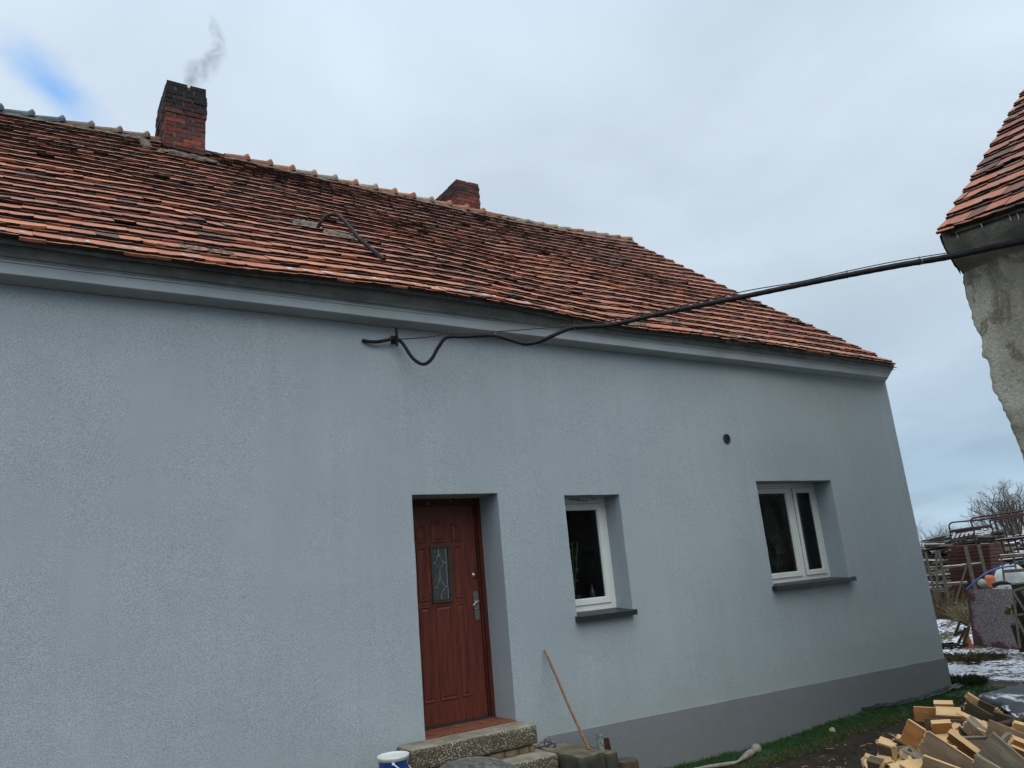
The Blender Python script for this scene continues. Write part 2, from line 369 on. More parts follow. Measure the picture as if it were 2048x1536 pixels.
wl.new(blue.outputs[2],mx.inputs[7])
# back to a Background strength in the sky range: colours are scaled up, strength .1
up=wnode('ShaderNodeVectorMath',operation='SCALE'); up.inputs['Scale'].default_value=10; wl.new(mx.outputs[2],up.inputs[0])
wl.new(up.outputs[0],bg.inputs[0]); bg.inputs[1].default_value=.1
sl=bpy.data.lights.new('sun','SUN'); so=bpy.data.objects.new('sun',sl); C.objects.link(so); sl.energy=.85; sl.angle=R(60); sl.color=(1,.96,.9)
so.rotation_euler=(R(90)-SUN_EL,0,-SUN_AZ+math.pi)
so.rotation_euler=Vector((math.sin(SUN_AZ)*math.cos(SUN_EL),math.cos(SUN_AZ)*math.cos(SUN_EL),math.sin(SUN_EL))).to_track_quat('Z','Y').to_euler()
sc.view_settings.view_transform='Standard'; sc.view_settings.look='None'; sc.view_settings.exposure=.55; sc.view_settings.gamma=1

# ------------------------------------------------------------------ ground
def gh(x,y):
    h=0
    d=math.hypot((x-18.0),(y-10.2)); h+=.34*math.exp(-(d/1.5)**2)
    d=math.hypot((x-6.5)/1.1,(y-3.1)); h+=.50*math.exp(-(d/.85)**2)
    if -6<x<40 and -8<y<30:
        h+=.05*nz(x,y,0,.6)
        if x<13 and y<6.6: 
            k=min(1,max(0,(6.15-y)/.5)); h+=k*(.05*nz(x,y,1,2.6)+.045*nz(x,y,2,7)+.03*nz(x,y,5,15))
    return GZ+h-.03
def lines(spec):
    out=[]
    for a,b,n in spec: out+=[a+(b-a)*i/n for i in range(n)]
    out.append(spec[-1][1]); return out
gx=lines([(-600,-60,6),(-60,-4,14),(-4,5,18),(5,11.5,160),(11.5,30,46),(30,100,20),(100,1500,12)])
gy=lines([(-600,-60,6),(-60,-4,14),(-4,2,12),(2,6.7,110),(6.7,30,46),(30,100,20),(100,1500,12)])
g=MB(); V=[(x,y,gh(x,y)) for y in gy for x in gx]; nx=len(gx)
g.add(V,[(j*nx+i,j*nx+i+1,(j+1)*nx+i+1,(j+1)*nx+i) for j in range(len(gy)-1) for i in range(nx-1)],0,(1,1,1),True)
tag(g.build('ground',M['ground']),'muddy yard ground with patches of thin old snow','ground',kind='structure')

# ------------------------------------------------------------------ THE HOUSE
house=empty('house','long single-storey house with grey-blue render and old red clay tile roof','house',loc=(3.6,6.5,GZ))
bpy.context.view_layer.update()
def hp(o):   # parent keeping world coordinates
    o.matrix_parent_inverse=house.matrix_world.inverted(); return o
WY=6.5; XR=11.35; XL=-4.0
OP=[(3.15,4.085,-1.25,.855,6.92),(4.905,5.66,-.435,.822,6.80),(7.956,9.50,-.372,.958,6.82)]
def grid(a,b,step,extra):
    s=[a,b]+extra; n=int((b-a)/step); s+=[a+(b-a)*i/n for i in range(1,n)]
    s=sorted(s); out=[s[0]]
    for v in s[1:]:
        if v-out[-1]<1e-5: continue
        if v-out[-1]<step*.3 and v not in extra and v!=b: continue
        if v in extra or v==b:
            while len(out)>1 and v-out[-1]<step*.3 and out[-1] not in extra: out.pop()
        out.append(v)
    return out
wm_=MB()
xs=grid(XL,XR,.16,[q for o in OP for q in o[:2]]); zs=grid(-2.15,2.56,.16,[q for o in OP for q in o[2:4]])
def wp(x,z,y=WY):
    d=.006*nz(x,z,3,.9)+.003*nz(x,z,5,3)
    jx=.004*nz(x,z,7,9); jz=.004*nz(x,z,8,9)
    if x in(XL,): jx=0
    return (x+jx,y+d,z+jz)
idx={}
V=[];F=[]
for j,z in enumerate(zs):
    for i,x in enumerate(xs): idx[i,j]=len(V); V.append(wp(x,z))
def inside(x,z): return any(o[0]<x<o[1] and o[2]<z<o[3] for o in OP)
for j in range(len(zs)-1):
    for i in range(len(xs)-1):
        if not inside((xs[i]+xs[i+1])/2,(zs[j]+zs[j+1])/2): F.append((idx[i,j],idx[i+1,j],idx[i+1,j+1],idx[i,j+1]))
wm_.add(V,F,0,(1,1,1),True)
for (x0,x1,z0,z1,yi) in OP:                       # reveals
    zz=[z for z in zs if z0<=z<=z1]; xx=[x for x in xs if x0<=x<=x1]
    for x,s in ((x0,1),(x1,-1)):
        A=[wp(x,z) for z in zz]; B=[(x+.004*nz(z,x,2,5),yi+.03,z) for z in zz]; n=len(zz)
        wm_.add(A+B,[(k,k+1,n+k+1,n+k) if s>0 else (k,n+k,n+k+1,k+1) for k in range(n-1)],0)
    for z,s in ((z0,1),(z1,-1)):
        A=[wp(x,z) for x in xx]; B=[(x,yi+.03,z) for x in xx]; n=len(xx)
        wm_.add(A+B,[(k,n+k,n+k+1,k+1) if s>0 else (k,k+1,n+k+1,n+k) for k in range(n-1)],0)
# gable end, back and left walls
YB=16.7; GR=7.02
wm_.add([(XR,6.5,-2.15),(XR,YB,-2.15),(XR,YB,2.56),(XR,11.6,GR),(XR,6.5,2.56)],[(0,1,2,3,4)])
wm_.add([(XL,6.5,-2.15),(XL,YB,-2.15),(XL,YB,2.56),(XL,11.6,GR),(XL,6.5,2.56)],[(4,3,2,1,0)])
wm_.add([(XL,YB,-2.15),(XR,YB,-2.15),(XR,YB,2.56),(XL,YB,2.56)],[(0,3,2,1)])
hp(wm_.build('wall',M['wall'],house))
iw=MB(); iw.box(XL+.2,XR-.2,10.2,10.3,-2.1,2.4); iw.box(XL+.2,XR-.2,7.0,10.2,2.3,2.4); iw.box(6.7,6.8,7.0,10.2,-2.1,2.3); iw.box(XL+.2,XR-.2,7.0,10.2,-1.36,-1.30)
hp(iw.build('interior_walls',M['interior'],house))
# plinth
pl=MB(); px=[4.42+ (XR+.012-4.42)*i/60 for i in range(61)]
def pt(x): return -1.44-.0215*(x-4.42)+.006*nz(x,0,4,2.5)
V=[(x,6.482,-2.15) for x in px]+[(x,6.482,pt(x)) for x in px]+[(x,6.53,pt(x)) for x in px]
F=[(i,i+1,62+i,61+i) for i in range(60)]+[(61+i,62+i,123+i,122+i) for i in range(60)]
pl.add(V,F); pl.box(XR+.002,XR+.014,6.482,YB,-2.15,pt(XR)); pl.add([(4.42,6.482,-2.15),(4.42,6.482,-1.44),(4.42,6.53,-1.44),(4.42,6.53,-2.15)],[(0,1,2,3)])
hp(pl.build('plinth',M['plinth'],house))
# eave line and ridge line of the old, sagging roof
EAV=[(-4,6.21,2.705),(-.157,6.208,2.704),(.658,6.21,2.702),(1.61,6.202,2.708),(2.26,6.184,2.723),(2.982,6.169,2.736),(4.097,6.177,2.729),(5.088,6.219,2.695),(5.839,6.25,2.670),(7.026,6.225,2.69),(8.965,6.23,2.686),(11.35,6.252,2.669),(12,6.252,2.669)]
RID=[(-4,7.0),(-.42,7.0),(1.64,7.08),(3.85,7.04),(5.71,7.02),(7.88,7.0),(9.5,7.04),(11.45,7.14),(12,7.14)]
def roofP(x,t):
    """t 0 at the eave edge, 1 at the ridge"""
    ey=interp([(a,b) for a,b,c in EAV],x); ez=interp([(a,c) for a,b,c in EAV],x)-.028
    rz=interp(RID,x)-.07; y=lerp(ey,11.6,t); z=lerp(ez,rz,t)
    z+= -.035*math.sin(math.pi*t)+.03*nz(x,t*5,0,.55)*math.sin(math.pi*min(1,t*1.0))
    return Vector((x,y,z))
cor=MB(); prof=[(6.512,2.497),(6.485,2.478),(6.45,2.487),(6.40,2.497),(6.345,2.498),(6.335,2.505),(6.335,2.588),(6.328,2.592),(6.326,2.606),(6.318,2.610),(6.312,2.617),(6.285,2.633),(6.262,2.655),(6.25,2.68),(6.25,2.75),(6.52,2.78)]
cx=[XL+(XR-XL)*i/90 for i in range(91)]; V=[]
for x in cx:
    e_y=interp([(a,b) for a,b,c in EAV],x); e_z=interp([(a,c) for a,b,c in EAV],x)
    for k,(y,z) in enumerate(prof):
        wgt=0 if k<11 else min(1,(k-10)/3)
        if k>=14: wgt=1
        yy=y+wgt*(e_y+.012-6.25 if k<15 else 0); zz=z+wgt*(e_z+.016-2.68 if k<14 else (e_z-2.70))
        yy+=.004*nz(x,k*.3,3,1.4); zz+=.005*nz(x,k*.2,9,1.2)
        xx=x
        if x>XR-.3: xx=x-(6.51-y)*1.05*(x-(XR-.3))/.3 if k<9 else x-(.19-.12*min(1,(k-8)/4))*(x-(XR-.3))/.3
        V.append((xx,yy,zz))
n=len(prof); cor.add(V,[(i*n+k,(i+1)*n+k,(i+1)*n+k+1,i*n+k+1) for i in range(90) for k in range(n-1)],0,(1,1,1),False)
cor.add(V[-n:],[tuple(range(n))],0)
hp(cor.build('cornice',M['cornice'],house))

# ---- roof tiles
PAL=[(.56,.20,.10),(.50,.165,.080),(.60,.245,.135),(.45,.14,.075),(.54,.21,.135),(.49,.205,.145),(.39,.125,.075),(.60,.23,.11),(.36,.14,.095),(.53,.19,.095)]
def tiles(mb, P, x0, x1, L, pitch, tw, dark_fn, jit=1.0, flip=1, thick=.021, skip=None, hole=None):
    """double-lapped plain tiles laid in paired courses; P(x,t) is the roof surface, L its slope length"""
    nc=int(L/pitch)+1
    ncol=int((x1-x0)/tw)
    for c in range(nc):
        for lay in (0,1):
            s0=c*pitch+(.052 if lay else 0)
            off=(tw/2 if (lay+c)%2 else 0)
            h0=(.064 if lay else .048); sl=.135
            for i in range(ncol+1):
                xa=x0+i*tw-off; xb=xa+tw-.0015*jit
                xa=max(xa,x0+random.uniform(0,.015)); xb=min(xb,x1+random.uniform(-.02,.02)*jit)
                if xb-xa<.03: continue
                xm=(xa+xb)/2
                if hole and hole(xm,s0): continue
                ds=random.gauss(0,.0035)*jit+.012*nz(xm,c*3.1+lay,0,1.1)*jit+.008*nz(xm,c*7.7,2,4)*jit
                if random.random()<.022*jit: ds-=random.uniform(.015,.06)
                if random.random()<.02*jit: ds+=random.uniform(.02,.05)
                s=s0+ds; ln=.365
                if s<-.03: s=-.03
                tb=s/L; tt=min((s+ln)/L,1.012)
                pa,pb=P(xa,tb),P(xb,tb); qa,qb=P(xa,tt),P(xb,tt)
                ux=(pb-pa).normalized(); us=(qa-pa).normalized(); nn=ux.cross(us)*flip; nn.normalize()
                lift=random.gauss(0,.0018)*jit+(random.uniform(.006,.02) if random.random()<.03*jit else 0)
                tilt=random.gauss(0,.0022)*jit
                hb=h0+lift; ht=h0-sl*(qa-pa).length
                B=[]
                K=4; rot=random.gauss(0,.004)*jit
                for k in range(K+1):                      # slightly rounded, chipped lower end
                    q=k/K; bow=-.010*(1-(2*q-1)**2)*1.0+random.gauss(0,.0030)*jit+rot*(q-.5)*2
                    if jit and random.random()<.03: bow+=random.uniform(.008,.02)
                    B.append(pa.lerp(pb,q)+us*bow+nn*(hb+tilt*(q-.5)*2))
                T=[qa+nn*ht,qb+nn*ht]
                th=thick+random.uniform(-.002,.003)
                V=B+T+[b+nn*th for b in B]+[t_+nn*th for t_ in T]
                n1=K+3
                top=tuple([n1+k for k in range(K+1)]+[n1+K+2,n1+K+1])
                F=[top]; mi=[0]
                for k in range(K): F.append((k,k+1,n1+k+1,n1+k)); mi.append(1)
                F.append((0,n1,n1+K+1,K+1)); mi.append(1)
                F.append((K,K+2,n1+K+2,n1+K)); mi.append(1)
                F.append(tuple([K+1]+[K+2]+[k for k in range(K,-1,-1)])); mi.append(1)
                if flip<0: F=[tuple(reversed(q)) for q in F]
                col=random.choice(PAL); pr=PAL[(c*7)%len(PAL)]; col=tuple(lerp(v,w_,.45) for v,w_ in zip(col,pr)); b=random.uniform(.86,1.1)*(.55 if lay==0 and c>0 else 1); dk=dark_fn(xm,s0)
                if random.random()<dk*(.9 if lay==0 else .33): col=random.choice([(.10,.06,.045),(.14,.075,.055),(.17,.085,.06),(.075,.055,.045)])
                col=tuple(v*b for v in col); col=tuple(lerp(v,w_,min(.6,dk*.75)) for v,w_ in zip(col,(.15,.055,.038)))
                if random.random()<.10: mi=[0]+[2]*(len(mi)-1)
                mb.add(V,F,mi,col)
rf=MB()
Lr=(roofP(3,1)-roofP(3,0)).length
def darkf(x,s):
    t=s/Lr; d=.10+.42*max(0,t-.45)/.55+.30*max(0,nz(x,s*1.3,0,.55))
    if 7.6<x<9.8 and abs((s-5.2)+(x-8)*1.1)<.5: d+=.5
    if abs(x-2.1)<.6 and t>.8: d*=.5
    return d
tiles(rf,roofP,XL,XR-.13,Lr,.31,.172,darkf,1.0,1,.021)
# loose lifted tiles near the eave
bx=[XL+(XR+.0-XL)*i/60 for i in range(61)]
V=[roofP(x,t)+Vector((0,0,-.004)) for x in bx for t in [k/12 for k in range(13)]]
rf.add(V,[(i*13+k,(i+1)*13+k,(i+1)*13+k+1,i*13+k+1) for i in range(60) for k in range(12)],3)
rf.add([(XL,11.6,7.0),(XR,11.6,7.1),(XR+.05,17.0,2.55),(XL,17.0,2.55)],[(0,1,2,3)],0,(.3,.1,.05))
rf.add([(XL,6.3,2.62),(XR,6.3,2.62),(XR,11.6,6.95),(XL,11.6,6.95)],[(0,3,2,1)],3)
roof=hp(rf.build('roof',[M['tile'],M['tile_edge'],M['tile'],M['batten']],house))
def rp(o): return o      # children of the roof are authored in world coordinates
def roofchild(mb,name,mats,label=None):
    o=mb.build(name,mats,roof); 
    if label: o['label']=label
    return o
# ridge tiles
x=-3.4; k=0
RC=[(.36,.27,.20),(.33,.15,.10),(.38,.30,.22),(.40,.17,.10),(.30,.24,.19)]
while x<XR-.1:
    if x<1.55 or x>2.32:
        rt=MB(); big=x<7.3; ln=.385 if big else .36
        L_=[(0,.080),(.25,.086),(.6,.09),(.76,.092),(.88,.128),(.92,.130),(1.0,.088)] if big else [(0,.088),(.5,.094),(.9,.103),(1,.104)]
        z0=interp(RID,x)-.058+random.uniform(-.006,.008); z1=interp(RID,x+ln)-.058; V=[];n=9
        tint=random.choice(RC)
        if x<.1: tint=(.12,.16,.20)
        elif x<1.3: tint=random.choice([(.35,.14,.08),(.22,.17,.13)])
        for (q,rr) in L_:
            for a in range(n):
                an=math.pi*(a/(n-1))*1.16-.25
                V.append((x+q*ln*1.04,11.6-math.cos(an)*rr*1.15,lerp(z0,z1,q)+.005+math.sin(an)*rr*(1.0 if big else .8)+.03*q))
        F=[(i*n+a,(i+1)*n+a,(i+1)*n+a+1,i*n+a+1) for i in range(len(L_)-1) for a in range(n-1)]
        rt.add(V,F,0,tint,False)
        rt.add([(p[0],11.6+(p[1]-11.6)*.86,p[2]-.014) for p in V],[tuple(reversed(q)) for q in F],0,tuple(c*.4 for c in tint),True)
        o=roofchild(rt,'ridge_tile',M['ridge']); o['group']='ridge tiles along the roof'
    x+=.375 if x<7.3 else .345
# mortar bedding under the ridge and patches on the slope
bd=MB(); V=[];xx=[-4+i*.09 for i in range(171)]
for x in xx:
    z=interp(RID,x)-.075
    for q,(dy,dz) in enumerate(((-.17,-.075),(-.145,-.035),(-.10,.02),(-.05,.06),(.05,.06),(.12,-.03))):
        V.append((x,11.6+dy+.02*nz(x,q,0,7),z+dz+.022*nz(x,q,1,8)))
bd.add(V,[(i*6+k,(i+1)*6+k,(i+1)*6+k+1,i*6+k+1) for i in range(170) for k in range(5)])
def patch(mb,x0,x1,s0,s1,h,seed):
    nxp,ns=22,12; V=[]
    for j in range(ns+1):
        for i in range(nxp+1):
            a=i/nxp;b=j/ns; p=roofP(lerp(x0,x1,a),lerp(s0,s1,b)/Lr)
            e=min(a,1-a,b,1-b)*2; e=e+.35*nz(a*5+seed,b*4,seed,1.0)
            V.append(p+Vector((0,-.64,.77))*(h*min(1,max(-1.2,e*3.2))+.020*nz(a*11,b*9,seed)+.060))
    mb.add(V,[(j*(nxp+1)+i,j*(nxp+1)+i+1,(j+1)*(nxp+1)+i+1,(j+1)*(nxp+1)+i) for j in range(ns) for i in range(nxp)])
patch(bd,2.55,2.92,2.25,2.62,.03,1); patch(bd,2.85,3.2,1.9,2.22,.03,2)
patch(bd,1.5,2.35,5.78,5.98,.04,4); patch(bd,5.9,6.25,.05,.22,.025,6); patch(bd,6.6,7.1,.35,.55,.02,9); patch(bd,1.1,1.6,.35,.5,.02,11); patch(bd,1.3,1.45,5.9,6.5,.05,14)
roofchild(bd,'mortar_bedding',M['bedding'])
# chimneys
def chimney(name_label,x0,x1,y0,y1,zb,zt,pal,soot,seed,notch=False,corbel=True,lean=0):
    mb=MB(); random.seed(seed); bh=.066; jt=.012
    n=int((zt-zb)/(bh+jt)); z=zb
    mb.box(x0+.008,x1-.008,y0+.008,y1-.008,zb-.3,zt-.09,1)
    for c in range(n):
        t=c/(n-1); out=0
        if corbel and t>.62: out=.012+.006*((c)%2)
        if corbel and c>=n-2: out=.0
        X0,X1,Y0,Y1=x0-out,x1+out,y0-out,y1+out
        for face in range(4):
            horiz=face<2; a0,a1=(X0,X1) if horiz else (Y0+.12,Y1-.12)
            if horiz and c%2: a0+=0; 
            p=a0-(.13 if c%2 else 0)
            if c==n-1 and notch: p=a0
            while p<a1-.01:
                q=min(p+(.25 if not(c==n-1 and notch) else .31),a1); s=max(p,a0)
                if q-s>.03:
                    if c==n-1 and notch and horiz and random.random()<0: pass
                    j=lambda: random.uniform(-.005,.005)
                    col=random.choice(pal); b=random.uniform(.7,1.15)
                    k=min(1,max(0,soot(t)+random.uniform(-.25,.25))); col=tuple(lerp(v*b,w_,k) for v,w_ in zip(col,(.022,.022,.026)))
                    e=s+(.006 if s>a0 else 0); g_=q-(.006 if q<a1 else 0)
                    if c==n-1 and notch and q<a1: g_-=.012
                    if face==0: mb.box(e,g_,Y0+j(),Y0+.12,z,z+bh,0,col,.003)
                    elif face==1: mb.box(e,g_,Y1-.12,Y1+j(),z,z+bh,0,col,.003)
                    elif face==2: mb.box(X0+j(),X0+.12,e,g_,z,z+bh,0,col,.003)
                    else: mb.box(X1-.12,X1+j(),e,g_,z,z+bh,0,col,.003)
                p+=.25+.012 if not(c==n-1 and notch) else .33
        z+=bh+jt
    return roofchild(mb,'chimney',[M['brick'],M['mortar']],name_label)
RED=[(.27,.078,.048),(.21,.065,.045),(.34,.09,.05),(.16,.06,.05),(.22,.09,.07),(.13,.06,.055)]
chimney('tall soot-blackened brick chimney with smoke above it',1.645,2.21,11.06,11.95,6.50,7.87,RED,lambda t:.22+.78*max(0,(t-.45)/.4),11,True)
chimney('short red brick chimney behind the ridge',7.19,7.72,12.02,13.0,6.75,7.98,RED,lambda t:.22+.45*math.sin(t*9),23,False,False)
random.seed(5)
# ---- door
D=tag(hp(bpy.data.objects.new('door',None)),None); C.objects.link(D); D.parent=house; D.matrix_parent_inverse=house.matrix_world.inverted()
D['label']='red-brown wooden front door with a leaded glass pane'
def dch(mb,name,mats,par=None):
    o=mb.build(name,mats,par or D)
    return o
fr=MB(); fr.box(3.15,3.23,6.86,6.93,-1.25,.855); fr.box(4.045,4.09,6.86,6.93,-1.25,.855); fr.box(3.23,4.045,6.86,6.93,.80,.855)
fr.box(4.025,4.045,6.885,6.93,-1.22,.80); fr.box(3.23,4.025,6.885,6.93,.785,.80)
dch(fr,'door_frame',M['door_dark'])
dl=MB(); LY=6.90
dl.box(3.23,4.022,LY,LY+.05,-1.225,.785)
def panel(poly,inner=.022,dep=.010):
    """moulded field: a raised bead round a sunk field with a raised centre"""
    c=[sum(p[0] for p in poly)/len(poly),sum(p[1] for p in poly)/len(poly)]; n=len(poly)
    def inset(d):
        out=[]
        for (x,z) in poly:
            hw=(max(p[0] for p in poly)-min(p[0] for p in poly))/2; hh=(max(p[1] for p in poly)-min(p[1] for p in poly))/2
            c0=(max(p[0] for p in poly)+min(p[0] for p in poly))/2; c1=(max(p[1] for p in poly)+min(p[1] for p in poly))/2
            out.append((c0+(x-c0)*(1-d/hw),c1+(z-c1)*(1-d/hh)))
        return out
    rings=[(inset(0),-.0005),(inset(.006),-.008),(inset(.013),-.008),(inset(.020),-.001),(inset(.030),-.001),(inset(.042),-.007)]
    V=[];F=[]
    for ring,y in rings: V+=[(x,LY+y,z) for x,z in ring]
    for k in range(len(rings)-1):
        for i in range(n): F.append((k*n+i,k*n+(i+1)%n,(k+1)*n+(i+1)%n,(k+1)*n+i))
    F.append(tuple((len(rings)-1)*n+i for i in range(n)))
    dl.add(V,F)
def rect(x0,x1,z0,z1): return [(x0,z0),(x1,z0),(x1,z1),(x0,z1)]
panel([(3.515,.428),(3.705,.428),(3.705,.626),(3.66,.642),(3.61,.647),(3.56,.642),(3.515,.626)])
panel([(3.744,.434),(3.868,.434),(3.868,.560),(3.81,.598),(3.744,.618)])
panel([(3.355,.432),(3.467,.432),(3.467,.620),(3.41,.600),(3.355,.565)])
panel(rect(3.753,3.866,-.113,.388)); panel(rect(3.352,3.467,-.119,.388))
panel(rect(3.753,3.866,-1.025,-.162)); panel(rect(3.352,3.475,-1.028,-.165)); panel(rect(3.52,3.715,-1.028,-.16))
leaf=dch(dl,'door_leaf',M['door'])
gf=MB()
for (a,b,c,d) in ((3.500,3.720,.376,.404),(3.500,3.720,-.142,-.112),(3.500,3.522,-.112,.376),(3.690,3.720,-.112,.376)): gf.box(a,b,LY-.016,LY+.001,c,d)
dch(gf,'glazing_frame',M['glassframe'],leaf)
gp=MB(); gp.box(3.521,3.691,LY-.004,LY-.001,-.113,.377); dch(gp,'glass_pane',M['frost_glass'],leaf)
le=MB(); ly=LY-.007
def came(pts,r_=.0028): le.tube([(a,ly,b) for a,b in pts],r_,5)
xc=3.594
for zt,zm,zb in ((.255,.17,.085),(.03,-.045,-.105)):
    pass
came([(xc,.377),(xc,.315)]); came([(xc,.315),(xc-.048,.235),(xc,.155),(xc+.048,.235),(xc,.315)]); came([(3.521,.235),(xc-.048,.235)]); came([(xc+.048,.235),(3.672,.235)])
came([(xc,.155),(xc,.085)]); came([(xc,.085),(xc-.048,.005),(xc,-.072),(xc+.048,.005),(xc,.085)]); came([(3.521,.005),(xc-.048,.005)]); came([(xc+.048,.005),(3.672,.005)]); came([(xc,-.072),(xc,-.113)])
came([(3.672,.377),(3.672,-.113)])
dch(le,'leading',M['lead'],leaf)
hd=MB(); V=[]
def stadium(x0,x1,z0,z1,y0,y1,mb,n=8):
    rr=(x1-x0)/2; cx_=(x0+x1)/2; P=[]
    for k in range(n+1): a=math.pi*k/n; P.append((cx_+rr*math.cos(a),z1-rr+rr*math.sin(a)))
    for k in range(n+1): a=math.pi+math.pi*k/n; P.append((cx_+rr*math.cos(a),z0+rr+rr*math.sin(a)))
    m_=len(P); V=[(a,y1,b) for a,b in P]+[(cx_+(a-cx_)*.9,y0,b) for a,b in P]
    mb.add(V,[(i,(i+1)%m_,m_+(i+1)%m_,m_+i) for i in range(m_)]+[tuple(range(2*m_-1,m_-1,-1))],0)
stadium(3.946,4.006,-.345,-.06,LY-.014,LY,hd); dch(hd,'handle_plate',M['steel'],leaf)
hl=MB(); hl.tube([(3.978,LY-.012,-.165),(3.978,LY-.05,-.165)],.011,10); hl.tube([(3.985,LY-.05,-.163),(3.955,LY-.054,-.168),(3.915,LY-.052,-.197)],[.010,.009,.007],8); hl.lathe((3.976,LY-.014,-.235),[(0.0,.0),(.012,.0),(.012,.006),(0,.008)],14,0,(1,1,1),Matrix.Rotation(R(90),3,'X'))
dch(hl,'handle',M['steel'],leaf)
lk=MB(); lk.lathe((3.978,LY,.091),[(.030,0),(.030,.006),(.024,.016),(.012,.018),(.012,.024),(0,.024)],20,0,(1,1,1),Matrix.Rotation(R(90),3,'X')); dch(lk,'lock',M['steel'],leaf)
th=MB(); th.box(3.15,4.09,6.855,6.93,-1.255,-1.226); dch(th,'threshold',M['sill'])
ds=MB(); ds.box(3.155,4.08,6.492,6.855,-1.27,-1.244); dch(ds,'doorstep_tiles',M['tilefloor'])
# ---- windows
def window(name_label,x0,x1,z0,z1,yf,fw,sashes,sill_z,sill_x,marks=False):
    W=bpy.data.objects.new('window',None); C.objects.link(W); W.parent=house; W.matrix_parent_inverse=house.matrix_world.inverted(); W['label']=name_label
    f_=MB(); y0,y1=yf,yf+.06
    f_.box(x0,x1,y0,y1,z0-.0,z0+fw*.9); f_.box(x0,x1,y0+.01,y1,z0-.07,z0-.0005); f_.box(x0,x1,y0,y1,z1-fw,z1); f_.box(x0,x0+fw,y0,y1,z0+fw*.9,z1-fw); f_.box(x1-fw,x1,y0,y1,z0+fw*.9,z1-fw)
    F_=f_.build('frame',M['pvc'],W)
    zz0,zz1=z0+fw*.9,z1-fw
    for n_,(a,b) in enumerate(sashes):
        s=MB(); sw=.060; ys=yf-.014
        for (c,d,e_,g_) in ((a+.004,b-.004,zz0+.004,zz0+sw),(a+.004,b-.004,zz1-sw,zz1-.004),(a+.004,a+sw,zz0+sw,zz1-sw),(b-sw,b-.004,zz0+sw,zz1-sw)):
            s.box(c,d,ys,ys+.05,e_,g_)
            # bevelled glazing bead
        S=s.build('sash',M['pvc'],W)
        gb=MB()
        t_=.010
        gb.box(a+sw,b-sw,ys+.012,ys+.04,zz0+sw,zz0+sw+t_); gb.box(a+sw,b-sw,ys+.012,ys+.04,zz1-sw-t_,zz1-sw); gb.box(a+sw,a+sw+t_,ys+.012,ys+.04,zz0+sw+t_,zz1-sw-t_); gb.box(b-sw-t_,b-sw,ys+.012,ys+.04,zz0+sw+t_,zz1-sw-t_)
        gb.build('glazing_bead',M['pvc'],S)
        p=MB(); p.add([(a+sw,ys+.024,zz0+sw),(b-sw,ys+.024,zz0+sw),(b-sw,ys+.024,zz1-sw),(a+sw,ys+.024,zz1-sw)],[(0,1,2,3)]); p.build('pane',M['glass'],W)
        se=MB()
        for (c,d,e_,g_) in ((a,b,zz0,zz0+.004),(a,b,zz1-.004,zz1),(a,a+.004,zz0,zz1),(b-.004,b,zz0,zz1)): se.box(c,d,yf-.002,yf+.04,e_,g_)
        se.build('seal',M['seal'],S)
    if len(sashes)>1:
        mu=MB(); a=sashes[0][1]; b=sashes[1][0]; mu.box(a,b,yf,yf+.05,zz0,zz1); mu.build('mullion',M['pvc'],W)
    sl_=MB(); sx0,sx1=sill_x; yb,yfr=yf-.002,6.425; za,zb_=z0-.004,sill_z
    sl_.add([(sx0,yfr,zb_),(sx1,yfr,zb_),(x1-.002,6.5,lerp(zb_,za,.2)),(x1-.002,yb,za),(x0+.002,yb,za),(x0+.002,6.5,lerp(zb_,za,.2))],[(0,1,2,3,4,5)])
    sl_.box(sx0,sx1,yfr-.003,yfr-.0005,zb_-.045,zb_+.003)
    sl_.box(sx0,sx1,yfr,6.49,zb_-.012,zb_-.004)
    # end caps
    for xa in (sx0-.004,sx1): sl_.frame((xa,yfr-.004,zb_-.046),(.005,0,0),(0,.075,0),(0,0,.054))
    sl_.build('sill',M['sill'],W)
    if marks:
        random.seed(3)
        for row,(xa,xb,zc) in enumerate(((5.16,5.27,z1-.016),(5.27,5.40,z1-.028),(5.47,5.53,z1-.016))):
            mk=MB(); x=xa
            while x<xb:
                wd=random.uniform(.004,.011); 
                if 1: mk.box(x,x+wd+.0021,yf-.0012,yf-.0004,zc-random.uniform(.003,.005),zc+random.uniform(.002,.005))
                x+=wd+.002
            mk.box(xb+.012,xb+.026,yf-.0012,yf-.0004,zc-.007,zc+.007)
            mk.build('printed_film_mark',M['seal'],W)
    return W
window('narrow single-sash white window right of the door',4.905,5.66,-.375,.822,6.76,.066,[(4.971,5.594)],-.408,(4.885,5.645),True)
window('wide two-sash white window near the house corner',7.956,9.50,-.322,.958,6.78,.060,[(8.016,8.908),(8.990,9.44)],-.345,(7.925,9.53))
vt=MB(); RM=Matrix.Rotation(R(90),3,'X')
vt.lathe((7.53,6.498,1.49),[(.062,0),(.062,.012),(.055,.018),(.047,.014),(.045,.004)],28,0,(1,1,1),RM); 
for k in range(7):
    z=1.49-.036+k*.012; h_=math.sqrt(max(0,.046**2-(z-1.49)**2)); vt.box(7.53-h_,7.53+h_,6.487,6.494,z-.002,z+.002)
vt.lathe((7.53,6.497,1.49),[(.046,.001),(0,.001)],20,1,(1,1,1),RM)
hp(vt.build('vent',[M['ventgrey'],M['seal']],house))
br=MB(); br.box(3.028,3.046,6.40,6.42,2.26,2.44); br.tube([(3.037,6.51,2.35),(3.037,6.40,2.35)],.010,8); br.box(3.015,3.06,6.488,6.499,2.31,2.39)
hp(br.build('cable_bracket',M['black'],house))
